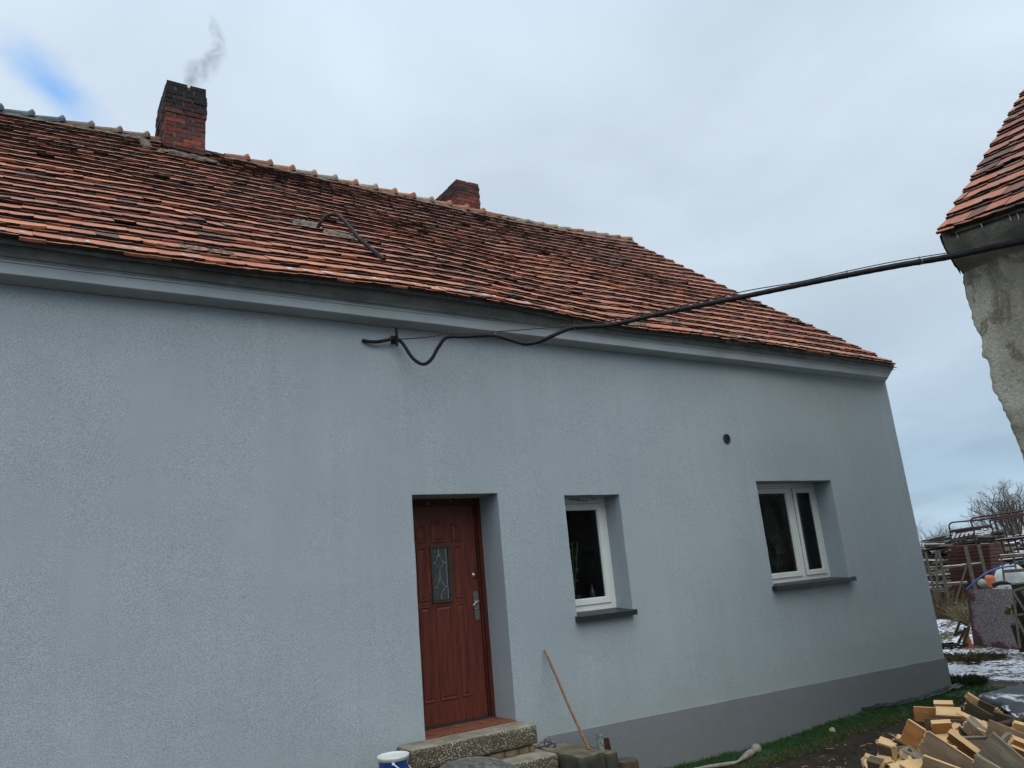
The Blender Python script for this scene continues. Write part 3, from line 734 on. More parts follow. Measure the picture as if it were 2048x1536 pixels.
# bulb string left above the door
ws=empty('string_light','tatty scrap of string light hanging above the front door','string light',loc=(3.6,6.84,.84))
w_=MB(); w_.tube([(3.464-3.6,-.02,.824-.84),(3.52-3.6,-.02,.845-.84),(3.58-3.6,-.02,.835-.84),(3.65-3.6,-.02,.832-.84),(3.73-3.6,-.02,.85-.84),(3.80-3.6,-.015,.86-.84)],.0025,5); w_.build('wire',M['handle_wood'],ws)
for px_,pz,mt in ((-.137,-.022,'stone'),(.128,-.004,'terra')):
    b_=MB(); 
    for k in range(4):
        a=random.uniform(-1,1); b_.tube([(px_,-.02,pz),(px_+.014*a,-.028,pz-.022+random.uniform(-.01,.01))],[.006,.002],5)
    b_.build('bulb_cap',M[mt],ws)

# ---- things behind the glass
def leafy(name,label,x,y,z,h,n,spread,mat,seed,cat='plant'):
    random.seed(seed); mb=MB()
    for k in range(n):
        a=random.uniform(0,6.28); t=random.random(); c=Vector((x+math.cos(a)*spread*t*.6,y+math.sin(a)*spread*.4*t,z+h*random.random()))
        d=Vector((math.cos(a),math.sin(a)*.6,random.uniform(-.5,.7))).normalized(); s=d.cross(Vector((0,0,1))).normalized(); L=random.uniform(.04,.08)
        mb.add([c,c+d*L*.5+s*L*.22,c+d*L,c+d*L*.5-s*L*.22],[(0,1,2,3)])
    t_=empty(name,label,cat,None,(0,0,0))
    mb.build('leaves',mat,t_)
    st=MB(); 
    for k in range(5):
        a=random.uniform(0,6.28); st.tube([(x,y,z-.05),(x+math.cos(a)*spread*.4,y+math.sin(a)*.05,z+h*.6),(x+math.cos(a)*spread*.6,y+math.sin(a)*.08,z+h)],.004,5)
    st.build('stem',mat,t_)
    p=MB(); p.lathe((x,y,z-.18),[(0,0),(.055,0),(.075,.13),(.068,.13),(.06,.12),(0,.12)],18); p.build('pot',M['curtain'],t_)
    return t_
leafy('potted_plant','leafy houseplant standing behind the narrow window',5.27,6.98,-.16,.52,80,.17,M['leaf_in'],2)
leafy('potted_plant','dim green houseplant behind the left sash of the wide window',8.70,7.0,-.14,.42,150,.26,M['leaf_in'],4)
bt=MB(); bt.lathe((5.455,6.90,-.30),[(0,0),(.032,0),(.032,.10),(.028,.12),(.012,.15),(.010,.19),(0,.19)],16)
tag(bt.build('bottle',simple('misted_bottle',(.16,.18,.19),(.07,.08,.09),30,.25,spec=.6)),'small clear bottle standing behind the narrow window','bottle')
for a_ in ((4.9,5.7,6.83,7.10,-.36,-.335),(7.9,9.55,6.85,7.12,-.32,-.295)):
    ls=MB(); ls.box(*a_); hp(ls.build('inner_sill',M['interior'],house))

# ------------------------------------------------------------------ cable between house and barn
cab=empty('overhead_cable','thick black corrugated cable slung from the house wall to the barn','cable',loc=(0,0,0))
CP=[(2.72,6.492,2.315),(2.76,6.47,2.30),(2.85,6.455,2.30),(2.96,6.44,2.325),(3.03,6.43,2.345),(3.09,6.40,2.29),(3.16,6.34,2.13),(3.235,6.28,2.06),(3.30,6.23,2.10),(3.36,6.19,2.21),(3.43,6.13,2.30),(3.58,6.03,2.29),(3.78,5.87,2.272),(3.90,5.78,2.215),(4.02,5.69,2.155),(4.12,5.61,2.16),(4.22,5.53,2.20),(4.37,5.43,2.26),(4.52,5.31,2.255),(4.70,5.17,2.25),(4.97,4.97,2.295),(5.35,4.68,2.345),(5.73,4.40,2.395),(6.11,4.11,2.445),(6.48,3.83,2.49),(6.85,3.55,2.53),(7.22,3.27,2.56),(7.30,2.95,2.525),(7.33,2.68,2.485),(7.36,2.2,2.42),(7.38,1.2,2.35)]
sp_=smooth_path(CP,8); mb=MB(); rr=[]
for i,p in enumerate(sp_):
    q=i/(len(sp_)-1); rr.append((.0165+.0125*min(1,max(0,(p.x-3.2)/4.0)))+(.0012 if i%2 else -.0008))
mb.tube(sp_,rr,10); mb.build('conduit',M['black'],cab)
mb=MB(); mb.tube(smooth_path([(3.06,6.42,2.335),(3.3,6.24,2.325),(3.44,6.12,2.335),(3.60,6.01,2.315),(3.78,5.87,2.30)],4),.005,6)
mb.tube(smooth_path([(3.78,5.87,2.305),(4.05,5.67,2.295),(4.37,5.43,2.288),(4.7,5.17,2.29),(4.97,4.97,2.325),(5.35,4.68,2.385),(5.73,4.40,2.445),(6.11,4.11,2.475),(6.48,3.83,2.53),(6.85,3.55,2.575),(7.22,3.27,2.60)],4),.005,6); mb.build('carrier_wire',M['rust_iron'],cab)
for (x,y,z) in ((3.065,6.42,2.33),(3.47,6.11,2.30),(3.80,5.86,2.275),(4.40,5.41,2.26),(6.46,3.845,2.49),(5.2,4.8,2.325),(7.0,3.44,2.545)):
    mb=MB(); q_=.018+.0125*min(1,max(0,(x-3.2)/4.0)); mb.tube([(x+.0*k,y+q_*math.cos(a_),z+q_*1.12*math.sin(a_)) for k,a_ in enumerate([k*.7 for k in range(10)])]+[(x,y,z+q_*1.2),(x+.01,y-.01,z+q_+.03)],.0022,4)
    mb.build('wire_tie',M['zinc'],cab)
# bent black pipe lying on the roof
bp=MB(); P=smooth_path([(2.81,7.94,4.09),(2.83,7.86,4.17),(2.90,7.85,4.27),(2.98,7.83,4.30),(3.03,7.74,4.24),(3.05,7.50,4.00),(3.07,7.28,3.76),(3.13,7.10,3.57),(3.17,6.90,3.38)],6)
bp.tube(P,[.019+.007*i/len(P) for i in range(len(P))],10)
tag(bp.build('bent_pipe',M['black']),'black bent pipe sticking out of the tiled roof','pipe')

# ------------------------------------------------------------------ BARN on the right
barn=empty('barn','old barn with crumbling brown render and a mossy clay tile roof','barn',loc=(0,0,0))
EDGE=[(-2.3,3.20),(.40,3.19),(.60,3.196),(.70,3.20),(.85,3.215),(1.0,3.232),(1.14,3.262),(1.25,3.28),(1.33,3.308),(1.45,3.296),(1.557,3.284),(1.60,3.30),(1.644,3.322),(1.72,3.31),(1.80,3.284),(1.9,3.315),(1.99,3.332),(2.15,3.328),(2.30,3.334),(2.42,3.31),(2.48,3.305),(2.6,3.305)]
BX=7.47
def bedge(z): return interp(EDGE,z)+.016*nz(z,0,0,9)+.014*nz(z,1,0,23)+.008*nz(z,2,0,60)
bw=MB(); zs2=[-2.3+ (2.52+2.3)*i/150 for i in range(151)]; ys2=[-6,-4,-2,-1,0]+[.5+i*.1 for i in range(20)]+[2.5+i*.05 for i in range(14)]
V=[]
for z in zs2:
    e_=bedge(z)
    row=[y for y in ys2]+[e_-.05,e_-.02,e_]
    for k,y in enumerate(row):
        y=min(y,e_-.06) if k<len(ys2) else y
        V.append((BX+.02*nz(y,z,0,1.6)+.008*nz(y,z,3,8)+(.02 if k==len(row)-1 else 0),y,z))
n=len(ys2)+3
bw.add(V,[(j*n+i+1,j*n+i,(j+1)*n+i,(j+1)*n+i+1) for j in range(150) for i in range(n-1)],0,(1,1,1),True)
# broken edge and the gable face
xs3=[0,.03,.07,.12,.2,.35,.6,1.5,6]
V=[(BX+.018+x,bedge(z)+(.0 if x==0 else (.02*nz(x*9,z,2,3)+.012*nz(x,z,3,17)-.0)),z) for z in zs2 for x in xs3]
n=len(xs3); bw.add(V,[(j*n+i,(j+1)*n+i,(j+1)*n+i+1,j*n+i+1) for j in range(150) for i in range(n-1)],[1 if i<5 else 0 for j in range(150) for i in range(n-1)])
bw.add([(BX,3.28,2.5),(15.9,3.28,2.5),(11.7,3.28,6.3)],[(0,2,1)],0)
bw.build('wall',[M['barn'],M['barn_dark']],barn)
# coved eaves
ec=MB(); prof=[(7.49,2.44),(7.46,2.47),(7.44,2.50),(7.40,2.52),(7.37,2.57),(7.33,2.62),(7.29,2.68),(7.265,2.74),(7.255,2.80),(7.5,3.0)]
yy=[-6,-3,-1]+[i*.09 for i in range(0,38)]; V=[]
def sag(y): return -.085*min(1.2,max(0,3.3-y)) 
for y in yy:
    for k,(a,b) in enumerate(prof):
        V.append((a+.012*nz(y,k*.4,0,2.5)+.006*nz(y,k,2,11),y if y<3.3 else 3.315,b+sag(y)*min(1,k/8)+.012*nz(y,k*.4,5,2)))
n=len(prof); ec.add(V,[(j*n+k,j*n+k+1,(j+1)*n+k+1,(j+1)*n+k) for j in range(len(yy)-1) for k in range(n-1)],0,(1,1,1),True)
ec.add([(a+.012*nz(1,k),3.333+.01*nz(k,5,1),b) for k,(a,b) in enumerate(prof)],[tuple(range(n))],1)
ec.build('eaves_moulding',[M['barn_dirty'],M['barn_dark']],barn)
br_=MB(); Lb=5.6
def barnP(y,t):
    s=t*Lb; yy_=-y
    return Vector((7.235+s*math.cos(R(40)),yy_,2.775+s*math.sin(R(40))+sag(yy_)*(1-t)-.04*math.sin(math.pi*t)+.02*nz(yy_,t*4,1,.8)))
random.seed(9)
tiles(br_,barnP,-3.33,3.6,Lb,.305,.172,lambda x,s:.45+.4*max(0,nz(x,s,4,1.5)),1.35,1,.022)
V=[barnP(-3.24+i*.35,k/8)-Vector((0,0,.01)) for i in range(20) for k in range(9)]
br_.add(V,[(i*9+k,(i+1)*9+k,(i+1)*9+k+1,i*9+k+1) for i in range(19) for k in range(8)],2)
br_.add([(11.5,3.37,6.37),(11.5,-3.5,6.37),(16,-3.5,2.7),(16,3.37,2.7)],[(0,1,2,3)],0,(.3,.1,.05))
M['tile_b']=m_tile('mossy_barn_tile',.8)
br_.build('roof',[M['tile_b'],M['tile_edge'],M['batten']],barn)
for (y,dx,ln) in ((3.18,.02,.055),(2.95,.0,.035),(2.72,.015,.05),(2.66,.02,.06),(2.80,.10,.05)):
    ic=MB(); z=2.77+sag(y); ic.tube([(7.23+dx,y,z+.01),(7.235+dx,y-.003,z-ln*.6),(7.235+dx,y,z-ln)],[.005,.004,.001],6)
    o=tag(ic.build('icicle',M['ice']),'thin icicle hanging from the barn eaves','icicle','icicles under the barn eaves')

# ------------------------------------------------------------------ steps, bucket and clutter by the door
def rough_block(mb,x0,x1,y0,y1,z0,z1,step=.03,amp=.006,mis=(0,0,0),rnd=.012):
    """box with worn, slightly rounded and bumpy surface; mis=(top,front,side)"""
    nx_,ny_,nz_=[max(2,int(round((b-a)/step))) for a,b in ((x0,x1),(y0,y1),(z0,z1))]
    def P(i,j,k):
        x=lerp(x0,x1,i/nx_);y=lerp(y0,y1,j/ny_);z=lerp(z0,z1,k/nz_)
        ex=(i in(0,nx_)),(j in(0,ny_)),(k in (0,nz_))
        if sum(ex)>=2:
            cx_,cy_,cz_=(x0+x1)/2,(y0+y1)/2,(z0+z1)/2
            q=rnd*(.6 if sum(ex)==2 else .8)
            if ex[0]: x+= q*(1 if x<cx_ else -1)
            if ex[1]: y+= q*(1 if y<cy_ else -1)
            if ex[2]: z+= q*(1 if z<cz_ else -1)
        return (x+amp*nz(x*9,y*9,z*9+1),y+amp*nz(x*9,y*9,z*9+5),z+amp*.6*nz(x*9,y*9,z*9+9)+amp*nz(x*2.5,y*2.5,z*2.5))
    cache={};V=[];F=[];mi=[]
    def id_(i,j,k):
        if (i,j,k) not in cache: cache[i,j,k]=len(V); V.append(P(i,j,k))
        return cache[i,j,k]
    for i in range(nx_):
        for j in range(ny_):
            F.append((id_(i,j,nz_),id_(i+1,j,nz_),id_(i+1,j+1,nz_),id_(i,j+1,nz_))); mi.append(mis[0])
    for i in range(nx_):
        for k in range(nz_):
            F.append((id_(i,0,k),id_(i+1,0,k),id_(i+1,0,k+1),id_(i,0,k+1))); mi.append(mis[1])
            F.append((id_(i+1,ny_,k),id_(i,ny_,k),id_(i,ny_,k+1),id_(i+1,ny_,k+1))); mi.append(mis[1])
    for j in range(ny_):
        for k in range(nz_):
            F.append((id_(0,j+1,k),id_(0,j,k),id_(0,j,k+1),id_(0,j+1,k+1))); mi.append(mis[2])
            F.append((id_(nx_,j,k),id_(nx_,j+1,k),id_(nx_,j+1,k+1),id_(nx_,j,k+1))); mi.append(mis[2])
    mb.add(V,F,mi,(1,1,1),True)
stp=empty('doorsteps','worn pebble-faced concrete steps up to the front door','steps',loc=(3.5,6.4,GZ))
def wch(mb,name,mats,par):
    bpy.context.view_layer.update(); o=mb.build(name,mats,par); o.matrix_parent_inverse=par.matrix_world.inverted(); return o
s_=MB(); rough_block(s_,2.865,4.10,6.175,6.49,-1.415,-1.248,.025,.005,(1,0,0),.014); wch(s_,'top_step',[M['terrazzo'],M['concrete_top']],stp)
s_=MB(); x=3.0
while x<4.06:
    w2=random.uniform(.10,.2); rough_block(s_,x,min(x+w2,4.07),6.20,6.45,-1.472,-1.418,.04,.004,(0,0,0),.006); x+=w2+.008
s_.box(2.9,4.03,6.23,6.44,-2.05,-1.40); wch(s_,'stone_slips',M['slate'],stp)
s_=MB(); rough_block(s_,2.9,4.155,5.96,6.30,-1.66,-1.472,.025,.006,(1,0,0),.016); s_.box(2.95,4.12,5.99,6.3,-2.05,-1.65); wch(s_,'lower_step',[M['terrazzo'],M['concrete_top']],stp)
s_=MB(); rough_block(s_,2.85,4.1,5.66,5.97,-1.85,-1.68,.03,.006,(1,0,0),.016); s_.box(2.9,4.05,5.69,5.96,-2.05,-1.84); wch(s_,'bottom_step',[M['terrazzo'],M['concrete_top']],stp)
blk=MB(); rough_block(blk,4.175,4.56,5.66,6.47,-2.05,-1.475,.04,.010,(0,1,1),.02)
blk.v=[(x+max(0,(z+2.0))*0,y+(.16*(x-4.175)/.385 if y<6.1 else 0),z-.10*max(0,(x-4.2)))if True else 0 for x,y,z in blk.v]
tag(blk.build('concrete_block',[M['concrete'],M['concrete_dark']]),'mossy concrete block beside the doorsteps with a stick standing on it','concrete block')
bl2=MB(); rough_block(bl2,4.565,4.70,5.82,6.30,-2.05,-1.535,.04,.008,(0,1,1),.016)
tag(bl2.build('concrete_block',[M['concrete'],M['concrete_dark']]),'narrow dark concrete kerb stone set right of the mossy block','concrete block')
bm=MB()     # crumpled bag
V=[];F=[]; nu,nv=18,9
for j in range(nv+1):
    for i in range(nu):
        a=2*math.pi*i/nu; t=math.pi*.5*j/nv; rr=.085*math.cos(t)*(1+.3*nz(math.cos(a)*2,math.sin(a)*2,j*.3,1.5))
        V.append((4.27+rr*math.cos(a)*.95,6.30+rr*math.sin(a)*.9,-1.482+.060*math.sin(t)*(1+.35*nz(a,j,3,2.2))))
F=[(j*nu+i,j*nu+(i+1)%nu,(j+1)*nu+(i+1)%nu,(j+1)*nu+i) for j in range(nv) for i in range(nu)]
bm.add(V,F,0,(1,1,1),False); tag(bm.build('plastic_bag',M['bag']),'crumpled shiny black plastic bag beside the top step','bag')
bs=MB(); P=[Vector((4.47,6.485,-.675)),Vector((4.60,6.30,-1.0)),Vector((4.50,5.98,-1.50))]
A_=Vector((4.455,6.475,-.672)); B_=Vector((4.455,5.93,-1.495))
bs.tube([A_.lerp(B_,k/8)+Vector((.004*math.sin(k),0,0)) for k in range(9)],[.009]+[.0125]*7+[.013],10)
tag(bs.build('broomstick',M['handle_wood']),'thin wooden broomstick leaning on the wall right of the steps','stick')
zb=MB()
zb.box(4.555,4.605,5.90,5.905,-1.56,-1.38); zb.box(4.551,4.555,5.90,5.935,-1.56,-1.38); zb.box(4.605,4.609,5.90,5.935,-1.56,-1.38)
zbt=empty('post_bracket','small galvanised post bracket standing up from the concrete','bracket',loc=(0,0,0))
zb.build('channel',M['zinc'],zbt)
for (a,b) in ((4.570,-1.405),(4.592,-1.412),(4.570,-1.46),(4.590,-1.485)): zh=MB(); zh.lathe((a,5.8995,b),[(0.006,0),(.006,.0012),(0,.0012)],10,0,(1,1,1),RM); zh.build('bolt_hole',M['seal'],zbt)
bb=MB(); bb.frame((4.71,6.05,-1.60),(.10,0,-.01),(0,.03,0),(-.02,0,.14)); tag(bb.build('painted_board',M['brownplate']),'red-brown board end sticking up behind the concrete blocks','board')
lg=empty('chopping_log','short upright log standing at the foot of the plinth','log',loc=(4.86,5.93,GZ))
l_=MB(); l_.lathe((4.86,5.93,0),[(.125,-2.05),(.118,-1.8),(.112,-1.67),(.104,-1.655)],26); wch(l_,'trunk',M['bark'],lg)
l_=MB(); l_.lathe((4.86,5.93,0),[(.106,-1.657),(.09,-1.653),(.05,-1.655),(0,-1.656)],26); wch(l_,'sawn_top',M['logtop'],lg)
bk=empty('bucket','blue and white plastic bucket with a lid below the wall','bucket',loc=(2.68,6.12,GZ+.28))
bx0,by0=2.68,6.12
b_=MB(); b_.lathe((bx0,by0,0),[(0,-1.71),(.098,-1.71),(.100,-1.70),(.116,-1.275),(.117,-1.27)],40); wch(b_,'tub',M['bucket'],bk)
b_=MB(); b_.lathe((bx0,by0,0),[(.117,-1.272),(.1215,-1.271),(.1225,-1.258),(.1255,-1.255),(.1255,-1.238),(.121,-1.235),(.113,-1.237),(.109,-1.242),(.04,-1.2425),(0,-1.2425)],40)
for a in (-2.0,1.14): 
    b_.lathe((bx0+.114*math.cos(a),by0+.114*math.sin(a),-1.285),[(.011,-.006),(.011,.012),(0,.012)],12)
wch(b_,'lid',M['white_pl'],bk)
hw=MB(); hw.tube(smooth_path([(bx0+q*math.cos(a),by0+q*math.sin(a),z) for a,q,z in ((-2.0,.124,-1.280),(-1.85,.138,-1.298),(-1.55,.146,-1.330),(-1.15,.146,-1.356),(-.7,.140,-1.368),(-.35,.136,-1.362),(.1,.134,-1.34))],5),.0055,8); wch(hw,'handle',M['white_pl'],bk)
# crusted tub standing on edge in front of the steps
tb=empty('mortar_tub','mortar-crusted grey metal tub tipped up in front of the steps','tub',loc=(2.95,5.3,GZ))
t_=MB(); V=[];F=[]; nu=40; TC=Vector((2.985,5.36,-1.70)); ax=Vector((.80,-.53,-.20)).normalized(); upv=Vector((.06,.30,.95)).normalized(); upv=(upv-ax*upv.dot(ax)).normalized(); nrm=ax.cross(upv).normalized()
def tubP(a,rr,dd): return TC+ax*(rr*.54*math.cos(a))+upv*(rr*.47*(math.sin(a) if math.sin(a)>0 else math.sin(a)*.55))+nrm*dd
rings=[(1.0,.0),(.97,.03),(.93,.10),(.86,.16),(.6,.18),(.3,.18),(0.01,.18)]
sgn=1 if nrm.y>0 else -1
for q,dd in rings:
    for k in range(nu):
        a=2*math.pi*k/nu; V.append(tubP(a,q,sgn*(-dd))+Vector((0,0,.006*nz(k,q*9,0,.8))))
for j in range(len(rings)-1):
    for k in range(nu): F.append((j*nu+k,j*nu+(k+1)%nu,(j+1)*nu+(k+1)%nu,(j+1)*nu+k))
t_.add(V,F,0,(1,1,1),True); wch(t_,'pan',M['tub'],tb)
t_=MB(); t_.tube([tubP(2*math.pi*k/nu,1.0,0) for k in range(nu+1)],.009,8); wch(t_,'rolled_rim',M['tubrim'],tb)

# ------------------------------------------------------------------ turf strip, hose, stone, membrane
def edge_y(x): return 5.93+.10*nz(x,0,0,.9)+.05*nz(x,0,4,3)-.03*max(0,x-9.5)
tf=MB(); random.seed(21); xs4=[5.2+i*.05 for i in range(130)]; V=[]
for x in xs4:
    e_=edge_y(x)
    for k in range(9):
        y=lerp(e_,6.475,k/8); V.append((x,y,gh(x,y)+.02+.02*nz(x,y,0,7)-(.03 if k==0 else 0)))
tf.add(V,[(i*9+k,(i+1)*9+k,(i+1)*9+k+1,i*9+k+1) for i in range(129) for k in range(8)],0,(.028,.065,.026),True)
for n_ in range(46000):
    x=random.uniform(5.2,11.6); e_=edge_y(x); y=e_-.10+abs(random.random())**.8*(6.475-e_+.10)
    if y<e_ and random.random()<.6: continue
    if nz(x,y,6,2.2)>.32 and random.random()<.75: continue
    z=gh(x,y)+.012+.02*nz(x,y,0,7); h_=random.uniform(.015,.042)*(1.5 if y>6.42 and random.random()<.5 else 1); a=random.uniform(0,6.28); dx,dy=math.cos(a)*.004,math.sin(a)*.004
    lx,ly_=random.uniform(-.02,.02),random.uniform(-.02,.02)
    c=random.choice([(.030,.095,.026),(.040,.115,.030),(.024,.07,.022),(.065,.12,.03)]) 
    if y<e_+.17 and random.random()<.65: c=random.choice([(.12,.12,.03),(.16,.12,.045),(.09,.075,.03),(.07,.09,.02)])
    tf.add([(x-dx,y-dy,z),(x+dx,y+dy,z),(x+lx,y+ly_,z+h_)],[(0,1,2)],0,c)
tag(tf.build('grass',M['turf']),'short green grass growing along the foot of the plinth','grass',kind='stuff')
hs=empty('fire_hose','flat grey canvas hose with a metal coupling lying on the grass','hose',loc=(0,0,0))
h_=MB(); HP=[(5.3,6.0,.0),(5.7,6.14,.0),(5.99,6.16,.0),(6.21,6.09,.0),(6.40,6.07,0),(6.52,6.10,0),(6.66,6.16,0),(6.80,6.22,0),(6.90,6.262,0)]
HP=[(x,y,gh(x,y)+.055) for x,y,_ in HP]; P=smooth_path(HP,5); n_=len(P)
wd=[]; 
for i in range(n_):
    q=i/(n_-1); wd.append(.022+.004*math.sin(q*20) if q<.62 else lerp(.022,.047,min(1,(q-.62)/.2)) if q<.9 else lerp(.047,.036,(q-.9)/.1))
h_.tube(P,[q*.8 for q in wd],10); h_.v=[(x,y,z) for x,y,z in h_.v]; h_.build('canvas',M['hose'],hs)
h_=MB(); e1=P[-1]; d_=(P[-1]-P[-2]).normalized(); Mz=d_.to_track_quat('Z','Y').to_matrix()
h_.lathe(e1,[(.034,-.02),(.036,.05),(.036,.085),(.052,.09),(.056,.115),(.052,.135),(.042,.137),(.040,.10),(0,.10)],20,0,(1,1,1),Mz); h_.build('coupling',M['hose'],hs)
st=MB(); st.lathe((8.16,6.18,gh(8.16,6.18)+.02),[(0,.055),(.02,.05),(.035,.03),(.038,.01),(.03,-.02)],9,0,(1,1,1),Matrix.Rotation(.4,3,'X'),False); tag(st.build('stone',M['stone']),'small pale stone lying on the grass strip','stone')
mbn=MB(); V=[]; xs5=[9.2+i*.06 for i in range(50)]
for x in xs5:
    q=min(1,(x-9.2)/1.2); w3=.004+.09*q
    for k in range(5):
        y=6.475-w3*k/4*(1+.4*nz(x,0,0,3)); V.append((x if x<11.3 else x,y-(0 if x<11.45 else (x-11.45)*.1),gh(x,y)+.045+.03*(k==0)+.02*nz(x,y,0,8)))
mbn.add(V,[(i*5+k,i*5+k+1,(i+1)*5+k+1,(i+1)*5+k) for i in range(49) for k in range(4)],[0 if (k<3 and i<35) else 1 for i in range(49) for k in range(4)])
tag(mbn.build('membrane_strip',[M['membrane'],M['membrane_grey']]),'black damp-proof membrane strip edging the base of the house corner','membrane')

# ------------------------------------------------------------------ the heap of pallet offcuts
VR=Vector((math.cos(R(62)),-math.sin(R(62)),0)); VR=Vector((math.sin(R(62+90)),math.cos(R(62+90)),0)).normalized(); VF=Vector((math.sin(R(62)),math.cos(R(62)),0)); VU=Vector((0,0,1))
def pix(px_,py_,d):
    v=r*(px_-1024)-u*(py_-768)+f*1540.4; return v*(d/math.hypot(v.x,v.y))
def basis(roll,yaw,pitch):
    """roll: tilt seen in the picture (0 = level there), yaw about the vertical, pitch = top leaning to the viewer"""
    m_=Matrix((VR,VF,VU)).transposed()
    a=R(roll-3)
    m_=m_ @ Matrix.Rotation(-a,3,'Y') @ Matrix.Rotation(R(pitch),3,'X') @ Matrix.Rotation(R(yaw),3,'Z')
    return m_
WM=['w_fresh','w_orange','w_grey','w_dark','w_tan']
def plank(name,c,m_,l,h,t,mat,torn=1.0,parent=None,end='w_end',seed=0):
    """a sawn piece l (x) by t (y) by h (z), ragged ends"""
    rd=random.Random(seed); mb=MB(); n1=9; n2=3
    def endring(sx):
        V=[]
        for j in range(n2+1):
            for i in range(n1+1):
                V.append(Vector((sx*l/2+rd.uniform(-1,1)*.005*torn*(1 if rd.random()<.7 else 2.5), lerp(-t/2,t/2,j/n2), lerp(-h/2,h/2,i/n1))))
        return V
    A=endring(-1); B=endring(1); N=(n1+1)*(n2+1); V=A+B
    idn=lambda s,i,j: s*N+j*(n1+1)+i
    F=[];mi=[]
    for j in range(n2):
        for i in range(n1):
            F.append((idn(0,i,j),idn(0,i+1,j),idn(0,i+1,j+1),idn(0,i,j+1))); mi.append(1)
            F.append((idn(1,i,j),idn(1,i,j+1),idn(1,i+1,j+1),idn(1,i+1,j))); mi.append(1)
    for i in range(n1):
        F.append((idn(0,i,0),idn(1,i,0),idn(1,i+1,0),idn(0,i+1,0))); mi.append(0)
        F.append((idn(0,i,n2),idn(0,i+1,n2),idn(1,i+1,n2),idn(1,i,n2))); mi.append(0)
    for j in range(n2):
        F.append((idn(0,0,j),idn(0,0,j+1),idn(1,0,j+1),idn(1,0,j))); mi.append(0)
        F.append((idn(0,n1,j),idn(1,n1,j),idn(1,n1,j+1),idn(0,n1,j+1))); mi.append(2)  # top face takes the pale end wood, painting in light from above
    mb.add(V,F,mi)
    for k in range(int(7*torn)):                      # splinters at the torn end
        s=rd.choice((-1,1)); z=rd.uniform(-h/2,h/2); y=rd.uniform(-t/2,t/2); L=rd.uniform(.006,.022)
        p=Vector((s*l/2-s*.004,y,z)); mb.add([p+Vector((0,.002,0)),p-Vector((0,.002,0)),p+Vector((0,0,.004)),p+Vector((s*L,rd.uniform(-.004,.004),rd.uniform(-.004,.004)))],[(0,1,3),(1,2,3),(2,0,3)],1)
    o=mb.build(name,[M[mat],M[end],M[end] if mat in('w_fresh','w_orange','w_tan') else M[mat]],parent)
    if parent is None:
        o.matrix_world=Matrix.Translation(c)@m_.to_4x4()
    else:
        o.matrix_local=Matrix.Translation(c)
    return o
SEED=[100]
GW='wood offcuts in the heap by the barn'
def piece(px_,py_,d,l,h,t,roll,yaw,pitch,mat,label,torn=1.0,name='wood_offcut',end='w_end'):
    SEED[0]+=1; l,h,t=l*.76,h*.76,t*.8
    o=plank(name,pix(px_,py_,d),basis(roll,yaw,pitch),l,h,t,mat,torn,None,end,SEED[0])
    return tag(o,label,'wood offcut',GW)
def combo(px_,py_,d,roll,yaw,pitch,parts,label):
    SEED[0]+=1; t=empty('pallet_corner',label,'wood offcut',GW); t.matrix_world=Matrix.Translation(pix(px_,py_,d))@basis(roll,yaw,pitch).to_4x4()
    for nme,(ox,oy,oz),(l,h,t2),mat,torn in parts:
        SEED[0]+=1; ox,oy,oz,l,h,t2=[q*.76 for q in (ox,oy,oz,l,h,t2)]; plank(nme,Vector((ox,oy,oz)),None,l,h,t2,mat,torn,t,'w_end',SEED[0])
    return t
# back row, top of the heap
piece(1889,1419,7.15,.172,.150,.09,0,4,14,'w_orange','topmost upright orange pine block crowning the heap',.3)
combo(1896,1433,7.00,0,0,24,[('block',(0,.0,0),(.20,.09,.13),'w_grey',.4),('board',(.01,0,.052),(.215,.018,.14),'w_fresh',.4)],'block with a pale board on top lying just below the topmost block')
piece(1872,1430,7.22,.40,.145,.022,0,-3,4,'w_orange','wide flat pine board standing on edge behind the topmost block',.6)
piece(1899,1457,6.80,.41,.165,.024,0,2,2,'w_dark','dark grey board on edge in the middle of the heap',.8,end='w_grey')
combo(1891,1472,6.62,2,8,22,[('block',(-.01,.04,.075),(.165,.095,.06),'w_orange',.3),('board',(.02,-.02,.0),(.20,.03,.17),'w_fresh',.3),('foot',(.02,-.02,-.075),(.185,.12,.15),'w_grey',.3)],'stool-shaped pallet corner with a short orange block upright on it')
piece(1925,1478,6.75,.30,.05,.08,-4,10,10,'w_tan','low tan batten lying across behind the bright plank',.5)
# left group
combo(1826,1489,6.45,-27,-18,10,[('block',(-.05,.06,.06),(.155,.21,.035),'w_orange',.5),('board',(.06,-.03,-.06),(.20,.03,.20),'w_grey',.3),('foot',(.06,-.03,-.18),(.19,.21,.17),'w_dark',.4)],'pallet corner with a tall orange block at the left side of the heap')
piece(1845,1477,6.7,.16,.16,.05,-32,12,6,'w_fresh','pale tilted block behind the left pallet corner',.5)
piece(1779,1489,6.6,.19,.05,.10,-13,-10,14,'w_orange','short reddish torn batten at the left end of the heap',1.5)
combo(1776,1516,6.35,-6,-22,12,[('chunk',(0,0,0),(.125,.25,.10),'w_dark',.4),('split_top',(0,0,.13),(.12,.02,.095),'w_end',2.0)],'dark bark-covered split chunk with a pale top at the left end')
piece(1752,1533,6.2,.12,.12,.10,-4,-15,16,'w_dark','low dark stub at the far left foot of the heap',1.0)
piece(1800,1545,6.15,.14,.13,.12,8,20,12,'w_tan','tan stub at the bottom edge left of the long diagonal board',1.5)
piece(1812,1528,6.4,.20,.20,.04,18,30,8,'w_dark','dark board leaning below the left pallet corner',.6)
